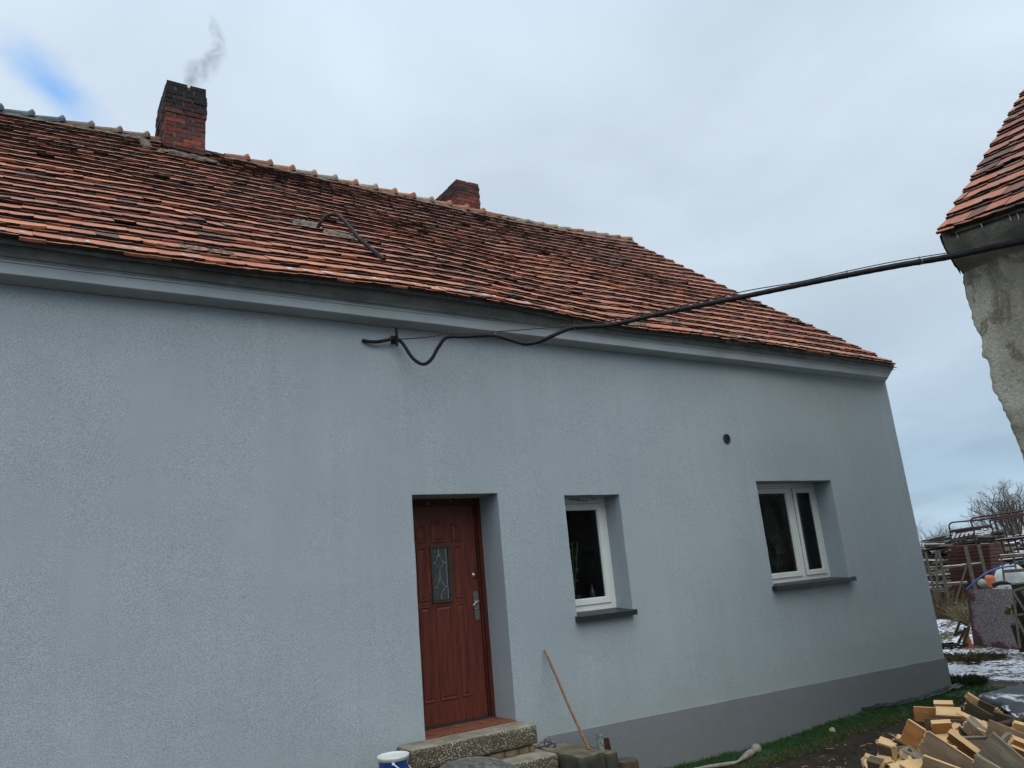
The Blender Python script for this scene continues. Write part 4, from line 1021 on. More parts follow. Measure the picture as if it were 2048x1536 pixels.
# centre and right
piece(1908,1520,6.15,.52,.19,.028,-31,-12,6,'w_tan','long diagonal tan board with ragged upper edge at the front',1.2)
combo(1948,1506,6.40,-30,-10,52,[('plank',(0,0,0),(.44,.165,.024),'w_fresh',.8),('side_rail',(0,-.012,.088),(.46,.020,.05),'w_orange',.8)],'broad bright pine plank with a side rail lying tilted at the front')
piece(1890,1540,6.05,.34,.12,.03,-16,-5,10,'w_tan','lower tan board under the long diagonal one',.8)
piece(1964,1473,6.70,.32,.12,.11,-37,-20,20,'w_grey','grey broken beam end with torn fibres in the centre',2.4)
piece(1951,1443,6.95,.30,.035,.09,-20,-15,12,'w_orange','narrow orange batten slanting down right from the top',1.6)
piece(1990,1466,6.85,.24,.03,.10,-35,-10,20,'w_tan','thin tan batten sloping behind the grey broken beam',1.8)
piece(2016,1524,6.05,.40,.23,.03,-36,-24,14,'w_grey','big grey weathered board slanting at the right front',.8,end='w_tan')
piece(2026,1476,6.55,.40,.15,.026,-20,-8,6,'w_tan','tan board on edge with a pale top at the right side',.8,end='w_tan')
piece(2020,1488,6.3,.12,.15,.05,38,10,20,'w_grey','grey toothed block between the tan board and the big grey board at the right',1.6)
piece(2040,1492,6.25,.16,.12,.05,-33,20,24,'w_orange','orange tilted block at the right edge of the heap',.6)
piece(2042,1510,6.2,.20,.18,.02,-32,10,50,'w_fresh','pale tilted board at the right edge of the heap',.6)
piece(2042,1456,6.7,.12,.09,.06,-14,0,14,'w_fresh','small pale block at the upper right of the heap',.8)
stk=MB(); stk.tube([pix(1966,1453,6.9),pix(2000,1450,6.85),pix(2040,1441,6.8),pix(2075,1436,6.8)],[.020,.021,.023,.024],8); tag(stk.build('branch',M['bark']),'round grey branch lying across the upper right of the heap','branch')
piece(1985,1545,5.95,.30,.14,.03,-20,-25,12,'w_grey','grey board end at the bottom edge right of centre',.8)
piece(1868,1500,6.55,.13,.13,.09,-6,12,10,'w_dark','dark block in shadow under the stool-shaped corner',.5)
piece(1925,1495,6.75,.20,.16,.05,5,5,0,'w_dark','dark block hidden in the gap behind the bright plank',.5)
random.seed(31)
for k in range(85):                                # deeper, half hidden pieces
    px_=random.uniform(1752,2120); py_=random.uniform(1486 if px_<1850 else 1455,1640); d=6.95-.008*(py_-1440)+random.uniform(-.1,.15)
    if px_<1800: py_=max(py_,1500+ (1800-px_)*.7)
    SEED[0]+=1; mt=random.choice(['w_dark','w_grey','w_tan','w_orange','w_orange','w_fresh','w_tan'])
    o=plank('wood_offcut',pix(px_,py_,d+.12),basis(random.uniform(-45,30),random.uniform(-40,40),random.uniform(0,40)),random.uniform(.10,.26),random.choice([.075,.11,.07]),random.choice([.018,.07,.018,.08]),mt,1.0,None,'w_end',SEED[0])
    tag(o,'half-buried pallet offcut deep in the wood heap','wood offcut','half-buried offcuts inside the heap')
# splinters sticking out at the left
for (px_,py_) in ((1822,1464),(1800,1478),(1783,1492),(1812,1472)):
    s=MB(); p=pix(px_,py_,6.6); s.tube([p,p+VR*random.uniform(-.08,.05)+VU*random.uniform(.0,.04)],[.004,.0015],4); tag(s.build('splinter',M['w_end']),'thin pale splinter poking out of the left of the heap','splinter','splinters poking out of the heap')
# second pile under the tarp
GP='broken boards under the black tarp'
def piece2(*a,**k):
    o=piece(*a,**k); o['group']=GP; return o
piece2(1951,1401,8.6,.20,.07,.05,-32,-10,15,'w_fresh','bright broken board end sticking out from under the black tarp',2.2)
piece2(1941,1407,8.6,.05,.05,.05,20,0,10,'w_fresh','small bright cube of wood beside the tarp corner',1.0)
piece2(1940,1417,8.5,.10,.07,.05,-30,-10,10,'w_orange','torn orange splintered end left of the tarp pile',2.5)
piece2(1960,1428,8.4,.34,.14,.03,-24,-20,18,'w_dark','dark wet board with a torn pale corner under the tarp',1.2)
piece2(1982,1428,8.5,.30,.22,.03,-22,-10,22,'w_dark','broad dark board in the middle of the pile under the tarp',.8,end='w_dark')
piece2(2003,1430,8.35,.035,.17,.03,28,0,10,'w_fresh','narrow pale batten standing in front of the tarp pile',.6)
piece2(1930,1425,8.6,.14,.10,.08,-40,0,10,'w_dark','dark stub at the left foot of the tarp pile',.8,end='w_dark')
piece2(2020,1442,8.2,.32,.12,.03,-12,-10,22,'w_dark','dark board lying in front of the tarp',.8,end='w_dark')
tp=MB(); V=[]; nu,nv=34,20
c00,c10,c11,c01=pix(1952,1396,8.75),pix(2075,1462,8.0),pix(2150,1400,9.6),pix(2040,1366,11.2)
c00=pix(1950,1395,8.8); cm=pix(2040,1430,8.2)
for j in range(nv+1):
    for i in range(nu+1):
        a=i/nu;b=j/nv; p=(c00.lerp(c10,a)).lerp(c01.lerp(c11,a),b)
        p=p+Vector((0,0,.07*math.sin(math.pi*a)*(1-b*.6)+.035*nz(a*4,b*4,3)+.014*nz(a*13,b*11,5)-.03*(1 if j==0 else 0)))
        V.append(p)
tp.add(V,[(j*(nu+1)+i,j*(nu+1)+i+1,(j+1)*(nu+1)+i+1,(j+1)*(nu+1)+i) for j in range(nv) for i in range(nu)],0,(1,1,1),True)
def m_tarp():
    t=NT('black_tarp_with_snow'); s=t.math('ADD',t.math('MULTIPLY',t.noise(2.1,5,.6,dist=.5),1.0),t.math('MULTIPLY',t.noise(26,4,.7),.32))
    k=t.ramp(s,[(.755,0),(.80,1)]); c=t.mix(k,(.022,.023,.027),(.62,.65,.69)); return t.done(c,.6,t.bump(s,.4,.02),.4)
tpo=tag(tp.build('tarp',m_tarp()),'black tarp with melting snow covering broken boards','tarp')
sm=tpo.modifiers.new('thickness','SOLIDIFY'); sm.thickness=.006
tuft=[]
def grass_tuft(x,y,h,n,rad,mat,label,seed,name='grass_tuft',cols=None,cat='grass tuft',group=None):
    rd=random.Random(seed); mb=MB(); z0=gh(x,y)
    for k in range(n):
        a=rd.uniform(0,6.28); q=rd.random()**.6*rad; bx_,by_=x+math.cos(a)*q*.5,y+math.sin(a)*q*.5; H=h*rd.uniform(.4,1.0)
        tx,ty=bx_+math.cos(a)*q*rd.uniform(.0,.45)+rd.uniform(-.03,.03),by_+math.sin(a)*q*rd.uniform(.0,.45)+rd.uniform(-.03,.03); s=rd.uniform(.0015,.004); b2=rd.uniform(0,3.1); dx,dy=math.cos(b2)*s,math.sin(b2)*s
        c=rd.choice(cols or [(1,1,1)])
        mb.add([(bx_-dx,by_-dy,z0-.02),(bx_+dx,by_+dy,z0-.02),(lerp(bx_,tx,.4)+dx,lerp(by_,ty,.4)+dy,z0+H*.65),(tx,ty,z0+H)],[(0,1,2,3)],0,c)
    return tag(mb.build(name,mat),label,cat,group,'stuff' if False else None)
grass_tuft(11.75,6.60,.15,1500,.50,M['turf'],'dark green grass tuft at the corner of the house',1,cols=[(.02,.045,.015),(.03,.06,.02),(.015,.03,.012)])
grass_tuft(14.55,7.9,.09,500,.8,M['turf'],'brownish green grass tuft in the snow before the rusty sheet',2,cols=[(.09,.085,.03),(.05,.055,.02),(.13,.10,.05)])
grass_tuft(14.2,8.0,.05,450,1.2,M['turf'],'low brown grass patch on the snowy path',3,cols=[(.09,.075,.03),(.05,.05,.02)])

wc=MB(); random.seed(66)
for k in range(620):
    x=random.uniform(5.6,9.6); y=random.uniform(3.9,6.0)
    if random.random()<.6: x=random.gauss(6.5,.8); y=random.gauss(4.4,.5)
    a=random.uniform(0,6.28); L=random.uniform(.01,.06); z=gh(x,y)+.008
    wc.frame((x,y,z),(math.cos(a)*L,math.sin(a)*L,random.uniform(-.006,.012)),(-math.sin(a)*.005,math.cos(a)*.005,0),(0,0,.004),0)
tag(wc.build('wood_chips',M['w_end']),'pale wood chips and straw scattered on the mud round the heap','wood chips',kind='stuff')
# ------------------------------------------------------------------ the cluttered yard behind
def W(x,y,z): return Vector((x,y,z))
sh=MB(); A,B=W(15.98,8.52,-2.0),W(15.53,7.44,-2.0); TL,TR=pix(1932,1178,17.95),pix(2026,1178,17.6)
V=[]
for j in range(9):
    for i in range(9):
        p=A.lerp(B,i/8).lerp(TL.lerp(TR,i/8),j/8); V.append(p+Vector((.8,.6,0))*.012*nz(i*.5,j*.5,1))
n=81; V2=[v+Vector((.012,.006,0)) for v in V]
F=[(j*9+i,j*9+i+1,(j+1)*9+i+1,(j+1)*9+i) for j in range(8) for i in range(8)]
sh.add(V+V2,F+[tuple(81+q for q in reversed(f_)) for f_ in F])
tag(sh.build('steel_sheet',M['rustsheet']),'big rusty steel sheet with frost leaning upright in the yard','metal sheet')
jr=empty('tin_can','tarnished brass-coloured tin stuck on the rusty steel sheet','tin can',loc=(15.50,7.50,-1.30))
j_=MB(); Mj=Matrix.Rotation(.5,3,'X'); j_.lathe((0,0,0),[(0,-.07),(.062,-.07),(.064,.05),(.055,.07),(0,.07)],16,0,(1,1,1),Mj); j_.build('can',M['jar'],jr)
j_=MB(); j_.lathe((0,0,0),[(.068,.052),(.068,.066),(.0,.074)],16,0,(1,1,1),Mj); j_.build('lid',M['rust_iron'],jr)
def bar(a,b,w1,w2,mat_,mb=None):
    a,b=Vector(a),Vector(b); d=b-a; s=d.cross(Vector((0,0,1))); 
    if s.length<1e-3: s=Vector((1,0,0))
    s.normalize(); t=d.cross(s).normalized(); mb.frame(a-s*w1/2-t*w2/2,d,s*w1,t*w2,mat_,(1,1,1),.003)
# wooden racks with snow-dusted rails
def rack(label,D,posts,rails,mat='w_rack'):
    t=empty('wooden_rack',label,'wooden rack','wooden racks in the yard')
    for a,b,w_ in posts:
        mb=MB(); bar(pix(*a,D[0]),pix(*b,D[0]),w_,w_*.6,0,mb); mb.build('post',M[mat],t)
    for a,b,w_ in rails:
        mb=MB(); pa,pb=pix(*a,D[1]),pix(*b,D[1]); bar(pa,pb,.05,w_,0,mb); o=mb.build('rail',M[mat],t)
        sn=MB(); up_=Vector((0,0,w_*.5+.012)); bar(pa+up_,pb+up_,.05,.018,0,sn); sn.build('snow_cover',M['snow'],o)
rack('A-frame timber rack standing next to the house corner',(22.5,22.6),[((1851,1105),(1879,1232),.10),((1872,1100),(1875,1195),.09),((1877,1100),(1905,1235),.12),((1852,1103),(1852,1150),.06)],[((1853,1137),(1940,1131),.04),((1858,1171),(1935,1166),.05)])
rack('leaning timber trestle in front of the red board stack',(21.0,21.1),[((1931,1092),(1960,1222),.13),((1957,1090),(1990,1222),.11),((1935,1125),(1912,1200),.07)],[((1925,1132),(1967,1128),.05)])
# red stacked boards
rb=empty('board_stack','stack of dark red corrugated boards behind the timber trestle','board stack')
for k in range(15):
    mb=MB(); y_=1093+k*7.0; bar(pix(1909+k*1.2+random.uniform(-1,1),y_+2,23.5),pix(1994+k*.8,y_-4,23.2),1.2,.074,0,mb); mb.build('board',M['redboard'],rb)
# far timber stacks
def stack(label,px0,px1,y0,y1,D,n,seed,mats,snow=.25):
    random.seed(seed); t=empty('timber_stack',label,'timber stack','timber stacks at the back of the yard')
    a=MB();b=MB()
    for k in range(n):
        x0=random.uniform(px0,px1-10); L=random.uniform(20,60); q=random.random(); yy_=lerp(y0,y1,q)-(x0-px0)*.06; dy=random.gauss(-.08,.07)*L
        dd=D+random.uniform(-.8,.8)-(.6*(q))
        p1,p2=pix(x0,yy_,dd),pix(min(x0+L,px1),yy_+dy,dd+random.uniform(-.6,.6)); 
        m_=0 if random.random()<.75 else 1
        bar(p1,p2,random.uniform(.08,.25),random.uniform(.03,.07),m_,a)
        if random.random()<snow: up_=Vector((0,0,.045)); bar(p1+up_,p2+up_,.12,.022,0,b)
    a.box(*sorted((pix(px0,y1,D+1).x,pix(px1,y1,D+1.2).x)),*sorted((pix(px0,y1,D+1.6).y,pix(px1,y1,D+1).y)),-2.05,pix((px0+px1)/2,lerp(y0,y1,.35),D+1).z,0)
    o=a.build('timber',[M['olddark'],M['w_grey']],t); b.build('snow_cover',M['snow'],t); return t
stack('low stack of blackened planks next to the house corner',1838,1905,1080,1128,29,75,1,None,.22)
stack('tall stack of dark snow-dusted planks in the centre of the yard',1893,2010,1072,1100,28,70,2,None,.35)
stack('sawn pale and dark boards stacked under the rack rails',1846,1912,1135,1225,26,70,3,None,.3)
stack('snowy timber stack behind the tilted grating',1995,2075,1075,1130,27,60,4,None,.6)
# snow-covered pallet on the stack
pt_=empty('pallet','white snow-covered slatted pallet lying on the dark planks','pallet')
for k in range(6):
    mb=MB(); x=1903+k*9; bar(pix(x,1079-k*1.3,24.5),pix(x+9,1063-k*1.6,24.5),.045,.045,0,mb); mb.build('slat',M['snow'],pt_)
for (a,b) in (((1900,1080),(1950,1070)),((1910,1066),(1962,1057))):
    mb=MB(); bar(pix(*a,24.0),pix(*b,24.0),.07,.05,0,mb); mb.build('runner',M['olddark'],pt_)
mb=MB(); bar(pix(1948,1066,24.6),pix(1990,1061,24.6),.2,.035,0,mb); tag(mb.build('snowy_board',M['snow']),'flat snow-covered board right of the slatted pallet','board')
mb=MB(); bar(pix(1963,1071,23.4),pix(1983,1058,23.4),.06,.03,0,mb); tag(mb.build('snowy_batten',M['snow']),'snow-dusted batten leaning above the red boards','batten')
# tubular frames
def tubeframe(label,pts,cross,D,r_=.019):
    t=empty('tube_frame',label,'metal frame','tubular steel frames standing in the yard')
    mb=MB(); mb.tube(smooth_path([pix(a,b,D) for a,b in pts],5),r_,8); mb.build('hoop',M['tube'],t)
    for (a,b,rr_) in cross:
        mb=MB(); mb.tube([pix(*a,D),pix(*b,D)],rr_,8); mb.build('crossbar',M['tube'],t)
tubeframe('round-cornered steel frame furthest left among the frames',[(1904,1085),(1900,1062),(1898,1052),(1902,1046),(1912,1044),(1945,1041),(1990,1036)],[((1899,1063),(1945,1056),.034),((1945,1056),(1985,1052),.03),((1900,1083),(1930,1079),.022)],22.0)
tubeframe('round-cornered steel frame in the middle among the frames',[(1953,1092),(1947,1058),(1942,1044),(1946,1037),(1958,1034),(2000,1028),(2052,1021)],[((1944,1042),(2050,1027),.02)],21.6)
tubeframe('round-cornered steel frame at the right edge of the yard',[(1992,1090),(1984,1055),(1980,1044),(1984,1040),(1996,1038),(2052,1030)],[((1990,1080),(2055,1073),.022)],21.3)
gt=empty('steel_grating','tilted dark steel grating with wide bars at the right edge','grating')
for k in range(6):
    mb=MB(); bar(pix(1989+k*13.5,1040-k*1.6,18.9),pix(2015+k*13.5,1124-k*2,18.9),.11,.03,0,mb); mb.build('bar',M['tube'],gt)
for (a,b) in (((1992,1081),(2060,1074)),((1998,1122),(2064,1115))):
    mb=MB(); bar(pix(*a,18.85),pix(*b,18.85),.05,.05,0,mb); mb.build('crossbar',M['tube'],gt)
    sn=MB(); bar(pix(a[0],a[1]-2.2,18.8),pix(b[0],b[1]-2.2,18.8),.05,.012,0,sn); sn.build('snow_cover',M['snow'],gt)
# sack, crate, pots, blue pipe
sk=MB(); V=[]; nu,nv=22,10; cs=pix(2026,1162,19.4)
for j in range(nv+1):
    for i in range(nu):
        a=2*math.pi*i/nu;t=math.pi*.5*j/nv; q=.42*math.cos(t)**.8
        V.append(cs+VR*(q*math.cos(a)*1.0)+VF*(q*math.sin(a)*.9)+VU*(-.35+.66*math.sin(t)*(1+.15*nz(a*1.2,j*.4,2)))+VR*.02*nz(a*3,j,1))
sk.add(V,[(j*nu+i,j*nu+(i+1)%nu,(j+1)*nu+(i+1)%nu,(j+1)*nu+i) for j in range(nv) for i in range(nu)],0,(1,1,1),True)
V=[(x,y,GZ) for x,y,z in V[:nu]]+V[:nu]; sk.add(V,[(i,(i+1)%nu,nu+(i+1)%nu,nu+i) for i in range(nu)])
tag(sk.build('sack',M['sack']),'bulging dirty white sack behind the slatted crate','sack')
cr=empty('slatted_crate','grey slatted wooden crate frame in front of the white sack','crate')
for (a,b,w_) in (((2002,1111),(2009,1163),.07),((2027,1112),(2032,1140),.06),((2046,1105),(2056,1165),.07)):
    mb=MB(); bar(pix(*a,17.4),pix(*b,17.4),w_,.03,0,mb); mb.build('upright',M['w_grey'],cr)
for (a,b) in (((2000,1113),(2060,1108)),((2006,1143),(2062,1139))):
    mb=MB(); bar(pix(*a,17.35),pix(*b,17.35),.03,.055,0,mb); mb.build('rail',M['w_grey'],cr); sn=MB(); bar(pix(a[0],a[1]-2.6,17.35),pix(b[0],b[1]-2.6,17.35),.03,.012,0,sn); sn.build('snow_cover',M['snow'],cr)
mb=MB(); mb.tube(smooth_path([pix(1934,1179,16.9),pix(1952,1162,16.9),pix(1975,1145,16.95),pix(2002,1135,17.1),pix(2030,1132,17.3)],5),.017,8); tag(mb.build('plastic_pipe',M['blue']),'blue plastic pipe arching over the rusty sheet','pipe')
mb=MB(); Mp=Matrix.Rotation(R(-18),3,'Y')@Matrix.Rotation(R(12),3,'X'); mb.lathe(pix(1979,1153,17.3),[(0,-.0),(.075,.0),(.10,.16),(.108,.16),(.108,.19),(.095,.19),(0,.17)][::-1],20,0,(1,1,1),Mp@Matrix.Rotation(R(180),3,'X')@Matrix.Translation((0,0,0)).to_3x3())
tag(mb.build('flower_pot',M['terra']),'orange clay flower pot upside down on the rusty sheet','flower pot')
mb=MB(); mb.lathe(pix(1968,1170,17.2),[(.0,-.05),(.055,-.05),(.075,.10),(.068,.10),(.05,-.03)],18,0,(1,1,1),Matrix.Rotation(R(55),3,'Y')@Matrix.Rotation(R(-40),3,'X')); tag(mb.build('flower_pot',simple('grey_pot',(.30,.28,.22),(.2,.19,.15))),'small pale grey pot lying left of the orange one','flower pot')
mb=MB(); mb.tube(smooth_path([pix(1984,1171,16.6),pix(2000,1166,16.6),pix(2018,1167,16.6),pix(2032,1173,16.5),pix(2036,1180,16.5)],4),[.035]*8+[.02]*9,8); tag(mb.build('rubber_strap',M['olddark']),'dark curved strap lying on top of the rusty sheet','strap')
mb=MB(); mb.lathe(pix(2014,1171,17.1),[(0,-.07),(.035,-.06),(.035,.06),(.015,.1),(0,.1)],12,0,(1,1,1),Matrix.Rotation(R(70),3,'Y')); tag(mb.build('bottle',M['white_pl']),'white plastic bottle lying on top of the rusty sheet','bottle')
pn=empty('plank_panel','weathered nailed plank panel leaning right of the rusty sheet','panel')
for (a,b,w_) in (((2027,1184),(2062,1240),.13),((2034,1236),(2066,1300),.13),((2045,1182),(2075,1225),.12),((2026,1182),(2040,1296),.06),((2024,1183),(2060,1172),.07),((2033,1230),(2064,1226),.07)):
    mb=MB(); bar(pix(*a,16.2+.003*abs(a[0]-2030)),pix(*b,16.2),w_,.03,0,mb); mb.build('plank',M['w_grey'],pn)
mb=MB(); 
for j in range(3):
    bar(pix(2030,1195+j*40,16.6),pix(2075,1190+j*40,16.6),.5,.45,0,mb)
mb.build('backing',M['olddark'],pn)
# broken dark chair, plastic cone, cables
ch=empty('broken_chair','broken black chair lying against the rusty sheet','chair')
for (a,b,w_) in (((1909,1272),(1920,1243),.05),((1920,1243),(1936,1250),.05),((1938,1251),(1926,1293),.26),((1909,1270),(1926,1262),.05),((1915,1290),(1932,1255),.05)):
    mb=MB(); bar(pix(*a,15.6),pix(*b,15.6),w_,.04,0,mb); mb.build('frame_bar',M['w_dark'],ch)
mb=MB(); mb.lathe(pix(1936,1296,15.9),[(.085,0),(.065,.12),(.035,.28),(.015,.34),(0,.34)],16,0,(1,1,1),Matrix.Rotation(.06,3,'X')); tag(mb.build('plastic_cone',M['terra']),'orange plastic cone half hidden by the rusty sheet','cone')
cb=MB(); random.seed(4); 
for k in range(9):
    c=pix(1905+random.uniform(-12,14),1297+random.uniform(-5,3),15.2); cb.tube([c+Vector((.18*math.cos(a+k)*random.uniform(.8,1.2),.14*math.sin(a+k),.03+.04*abs(nz(a,k,1,1)))) for a in [q*.5 for q in range(10)]],.012,5)
tag(cb.build('tangled_cable',M['black']),'tangle of black cable in the snow beyond the corner','cable')
# dry bush and weeds
def weeds(name,label,x,y,h,n,rad,mat,seed,cat):
    rd=random.Random(seed); mb=MB(); z0=gh(x,y)-.03
    for k in range(n):
        a=rd.uniform(0,6.28); q=rd.random()*rad; b=Vector((x+q*math.cos(a)*.5,y+q*math.sin(a)*.5,z0)); tip=b+Vector((math.cos(a)*q*.8+rd.uniform(-.1,.1),math.sin(a)*q*.8+rd.uniform(-.1,.1),h*rd.uniform(.4,1))); mid=b.lerp(tip,.5)+Vector((rd.uniform(-.05,.05),rd.uniform(-.05,.05),.04))
        mb.tube([b,mid,tip],[.008,.006,.002],3,0,(1,1,1),False)
        for _ in range(2): q2=mid.lerp(tip,rd.random()); mb.tube([q2,q2+Vector((rd.uniform(-.12,.12),rd.uniform(-.12,.12),rd.uniform(.02,.15)))],[.004,.0015],3,0,(1,1,1),False)
    return tag(mb.build(name,mat),label,cat)
weeds('dry_bush','dry brown bush growing at the foot of the timber racks',19.6,11.0,1.0,200,.8,M['twig'],1,'bush')
weeds('dry_bush','small withered bush left of the rusty steel sheet',18.2,9.6,.45,120,.5,M['drygrass'],2,'bush')
weeds('dry_bush','tall thin dead weeds beside the house corner',19.0,11.3,.9,110,.6,M['twig'],3,'bush')

# ------------------------------------------------------------------ bare trees on the horizon
def bare_tree(name,label,base,H,seed,depth,mat,spread=.55,trunk_h=.2,levels=None,nb=4,thick=.02,fine=None,cat='tree'):
    rd=random.Random(seed); t=empty(name,label,cat,loc=base); tr=MB(); brn=MB()
    tr.tube([(0,0,-.3),(0.02*H,0,H*trunk_h*.5),(0,0.01*H,H*trunk_h)],[H*thick*1.25,H*thick,H*thick*.85],8); tr.build('trunk',mat,t)
    def grow(p,d,L,r_,lv):
        n=3 if lv<4 else 2; pts=[p]; q=p; dd=d
        for k in range(n):
            dd=(dd+Vector((rd.uniform(-.22,.22),rd.uniform(-.22,.22),rd.uniform(-.03,.16)))).normalized(); q=q+dd*L/n; pts.append(q)
        brn.tube(pts,[lerp(r_,r_*.55,k/n) for k in range(n+1)],3 if lv>3 else 4,0,(1,1,1),False)
        if lv>=depth: return
        for k in range(nb if lv else nb+3):
            tt=rd.uniform(.3,1.0); i=min(n-1,int(tt*n)); pp=pts[i].lerp(pts[i+1],tt*n-i)
            a=rd.uniform(0,6.28); side=dd.orthogonal(); side.rotate(Matrix.Rotation(a,3,dd)); nd=(dd+side*rd.uniform(spread*.6,spread*1.5)).normalized()
            grow(pp,nd,L*rd.uniform(.5,.76),max(r_*.5,H*.0011),lv+1)
    for k in range(nb+2):
        a=k*6.28/(nb+2)+rd.uniform(-.3,.3); grow(Vector((0,0,H*trunk_h*rd.uniform(.75,1))),Vector((math.cos(a)*.6,math.sin(a)*.6,rd.uniform(.6,1.3))).normalized(),H*.33,H*thick*.55,1)
    brn.build('branches',mat,t); return t
def round_tree(label,base,H,Rc,seed,mat,name='bare_tree',cat='tree',n0=11,top=4,rk=1.0):
    rd=random.Random(seed); t=empty(name,label,cat,loc=base); tr=MB(); br=MB()
    tr.tube([(0,0,-.4),(.05,0,H*.1),(0,.05,H*.22)],[.30*rk,.24*rk,.22*rk],8); tr.build('trunk',mat,t)
    NB=[8,6,5,4,3]
    def grow(p,d,L,r_,lv):
        n=4 if lv<3 else 2; pts=[p]; q=p; dd=d
        for k in range(n):
            dd=(dd+Vector((rd.uniform(-.16,.16),rd.uniform(-.16,.16),rd.uniform(-.02,.10)))).normalized(); q=q+dd*L/n; pts.append(q)
        br.tube(pts,[lerp(r_,r_*.4,k/n) for k in range(n+1)],5 if lv<2 else 3,0,(1,1,1),False)
        if lv>top: return
        m_=NB[lv] if lv<5 else 0
        for k in range(m_):
            tt=lerp(.25,1.0,(k+rd.random())/m_); i=min(n-1,int(tt*n)); pp=pts[i].lerp(pts[i+1],tt*n-i)
            side=dd.orthogonal(); side.rotate(Matrix.Rotation(rd.uniform(0,6.28),3,dd)); nd=(dd+side*rd.uniform(.45,.95)+Vector((0,0,.08))).normalized()
            grow(pp,nd,L*(.62-.18*tt)*rd.uniform(.8,1.15),max(r_*.48,.0055),lv+1)
    for k in range(n0):
        a=k*6.28/n0*2.0+rd.uniform(-.3,.3); e_=R(rd.uniform(12,78)); 
        d=Vector((math.cos(a)*math.cos(e_),math.sin(a)*math.cos(e_),math.sin(e_)))
        grow(Vector((0,0,H*.20)),d,Rc*(.62+.12*math.sin(e_)),.11*rk,1)
    br.build('branches',mat,t)
TB=pix(2030,1060,60); round_tree('large bare round-crowned tree on the horizon at the right',Vector((TB.x,TB.y,GZ)),6.4,4.0,5,M['treebark'],n0=16,rk=.65)
for k,(px_,D,H,lab) in enumerate(((1848,48,3.0,'thin bare sapling right against the house corner'),(1884,95,4.0,'distant bare shrub furthest left on the horizon'),(1905,85,4.6,'distant bare shrub with a dark clump on the horizon'),(1868,110,3.6,'tiny far shrub just right of the sapling'),(1932,90,4.4,'distant bare shrub behind the steel frames'),(1962,80,4.2,'distant bare shrub below the large tree'))):
    bp_=pix(px_,1074,D); round_tree(lab,Vector((bp_.x,bp_.y,GZ)),2.0,H*(.74 if k else .9),40+k,M['farshrub'] if k else M['treebark'],'bare_shrub','shrub',7 if k else 4,3,.5 if k else .25)
hg=MB(); random.seed(77)
for k in range(2600):
    a=R(random.uniform(52,72)); D=random.uniform(115,135); x,y=D*math.sin(a),D*math.cos(a); h_=1.6+1.6*abs(nz(a*14,0,0,1))+random.uniform(0,1.0)
    hg.add([(x-.05,y,GZ-.2),(x+.05,y,GZ-.2),(x+random.uniform(-.5,.5),y+random.uniform(-.5,.5),GZ+h_)],[(0,1,2)])
tag(hg.build('far_hedge',M['farshrub']),'faint grey-brown hedge line along the far horizon','hedge',kind='stuff')
mb=MB(); P=[pix(2040,948,40),pix(2036,942,40),pix(2037,934,40)]
# ------------------------------------------------------------------ snow left on the eaves
random.seed(12); snm=MB()
def snowstrip(x0,x1,s,wd,h):
    n=max(4,int((x1-x0)/.02)); V=[]
    for i in range(n+1):
        x=lerp(x0,x1,i/n); e_=min(1,min(i,n-i)/2.5); ww=wd*e_*(.6+.8*abs(nz(x,0,0,6)))
        for k in range(5):
            q=k/4; p=roofP(x,(s+ww*(q-.1))/Lr); V.append(p+Vector((0,-.64,.77))*(.098+h*math.sin(math.pi*q)*e_-.004*(k in(0,4))))
    snm.add(V,[(i*5+k,(i+1)*5+k,(i+1)*5+k+1,i*5+k+1) for i in range(n) for k in range(4)],0,(1,1,1),True)
for (a,b) in ((-.5,.0),(.25,.42),(.62,.78),(1.05,1.2),(1.9,2.16),(2.2,2.38),(2.45,2.6),(2.68,3.0),(3.1,3.5),(3.6,4.1),(4.2,4.5),(4.75,5.0),(7.0,7.5),(7.7,8.5),(8.6,9.2),(9.3,10.2),(10.4,11.2)):
    
    q=a
    while q<b:
        L_=random.uniform(.05,.16); snowstrip(q,min(q+L_,b),.058+random.uniform(-.004,.012),random.uniform(.018,.04),.005); q+=L_+random.uniform(.01,.09)
tag(snm.build('snow',M['snow']),'thin strips of snow left along the lowest row of tiles','snow',kind='stuff')
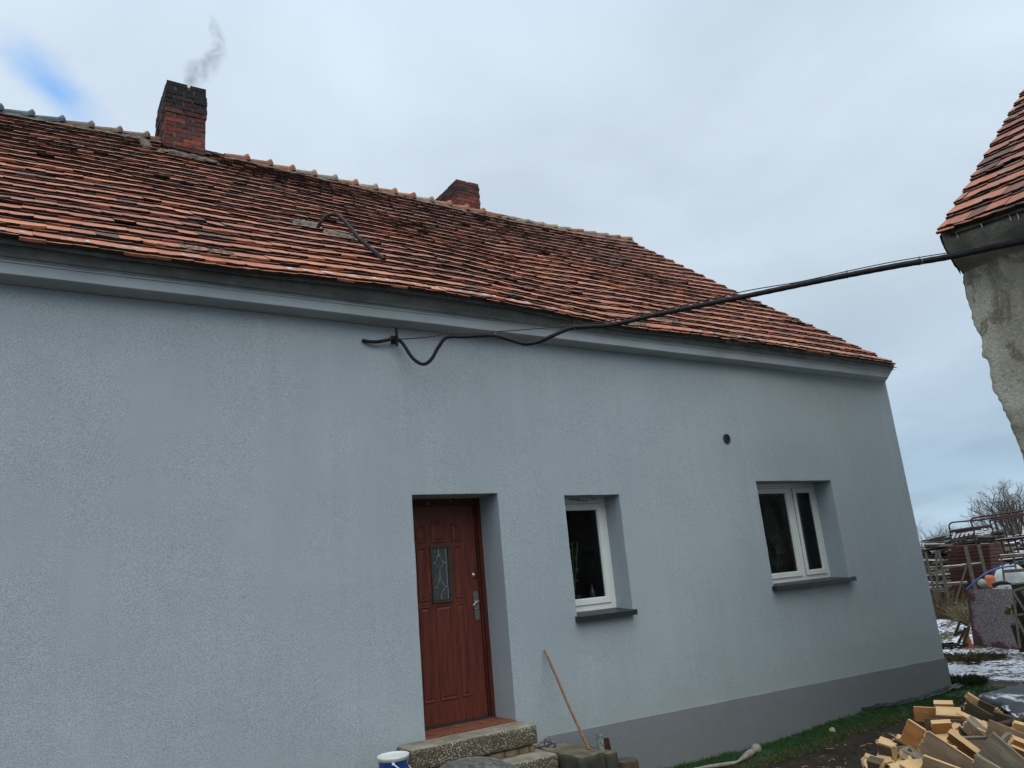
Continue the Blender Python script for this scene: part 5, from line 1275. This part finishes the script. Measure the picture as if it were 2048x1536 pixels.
# ------------------------------------------------------------------ smoke
smk=MB(); SP=smooth_path([(2.02,11.4,7.75),(1.98,11.4,8.02),(2.08,11.4,8.28),(2.24,11.4,8.48),(2.40,11.4,8.68),(2.50,11.4,8.92),(2.51,11.4,9.12),(2.44,11.4,9.30),(2.30,11.4,9.50)],5)
n=len(SP); smk.tube(SP,.40,12)
t=NT('chimney_smoke'); t.n.remove(t.b); pv=t.node('ShaderNodeVolumePrincipled'); pv.inputs['Color'].default_value=(.10,.095,.09,1); pv.inputs['Anisotropy'].default_value=.1
def vm(op,a,b=None,sc_v=None):
    q=t.node('ShaderNodeVectorMath',operation=op)
    for i_,v in enumerate((a,b)):
        if v is None: continue
        if isinstance(v,bpy.types.NodeSocket): t.l.new(v,q.inputs[i_])
        else: q.inputs[i_].default_value=v
    if sc_v is not None: t.l.new(sc_v,q.inputs['Scale'])
    return q
wob=t.node('ShaderNodeTexNoise'); wob.inputs['Scale'].default_value=3.2; wob.inputs['Detail'].default_value=3; t.l.new(t.tc.outputs['Object'],wob.inputs['Vector'])
pw=vm('ADD',t.tc.outputs['Object'],vm('SCALE',vm('SUBTRACT',wob.outputs['Color'],(.5,.5,.5)).outputs[0]).outputs[0]).outputs[0]
for nd in t.n:
    if nd.type=='VECT_MATH' and nd.operation=='SCALE': nd.inputs['Scale'].default_value=.30
KEY=[((2.02,11.4,7.80),.10),((2.08,11.4,8.26),.17),((2.40,11.4,8.66),.19),((2.51,11.4,9.05),.14),((2.36,11.4,9.45),.09)]
acc=None
for (A_,ra),(B_,rb_) in zip(KEY,KEY[1:]):
    A_,B_=Vector(A_),Vector(B_); AB=B_-A_; L2=AB.length_squared
    ap=vm('SUBTRACT',pw,A_).outputs[0]; dt=vm('DOT_PRODUCT',ap,AB/L2).outputs['Value']
    cl=t.math('MINIMUM',t.math('MAXIMUM',dt,0.0),1.0)
    dist=vm('LENGTH',vm('SUBTRACT',ap,vm('SCALE',tuple(AB),None,cl).outputs[0]).outputs[0]).outputs['Value']
    rad=t.math('ADD',t.math('MULTIPLY',cl,rb_-ra),ra)
    w_=t.math('MAXIMUM',t.math('SUBTRACT',1.0,t.math('DIVIDE',dist,rad)),0.0)
    acc=w_ if acc is None else t.math('MAXIMUM',acc,w_)
dn=t.ramp(t.noise(4.5,5,.65,dist=.6),[(.38,0),(.68,1.0)])
t.l.new(t.math('MULTIPLY',t.math('MULTIPLY',dn,acc),4.2),pv.inputs['Density']); t.l.new(pv.outputs[0],t.n['Material Output'].inputs['Volume'])
tag(smk.build('smoke',t.m),'thin wisp of grey smoke rising from the tall chimney','smoke',kind='stuff')
sc.cycles.volume_max_steps=128; sc.cycles.max_bounces=6
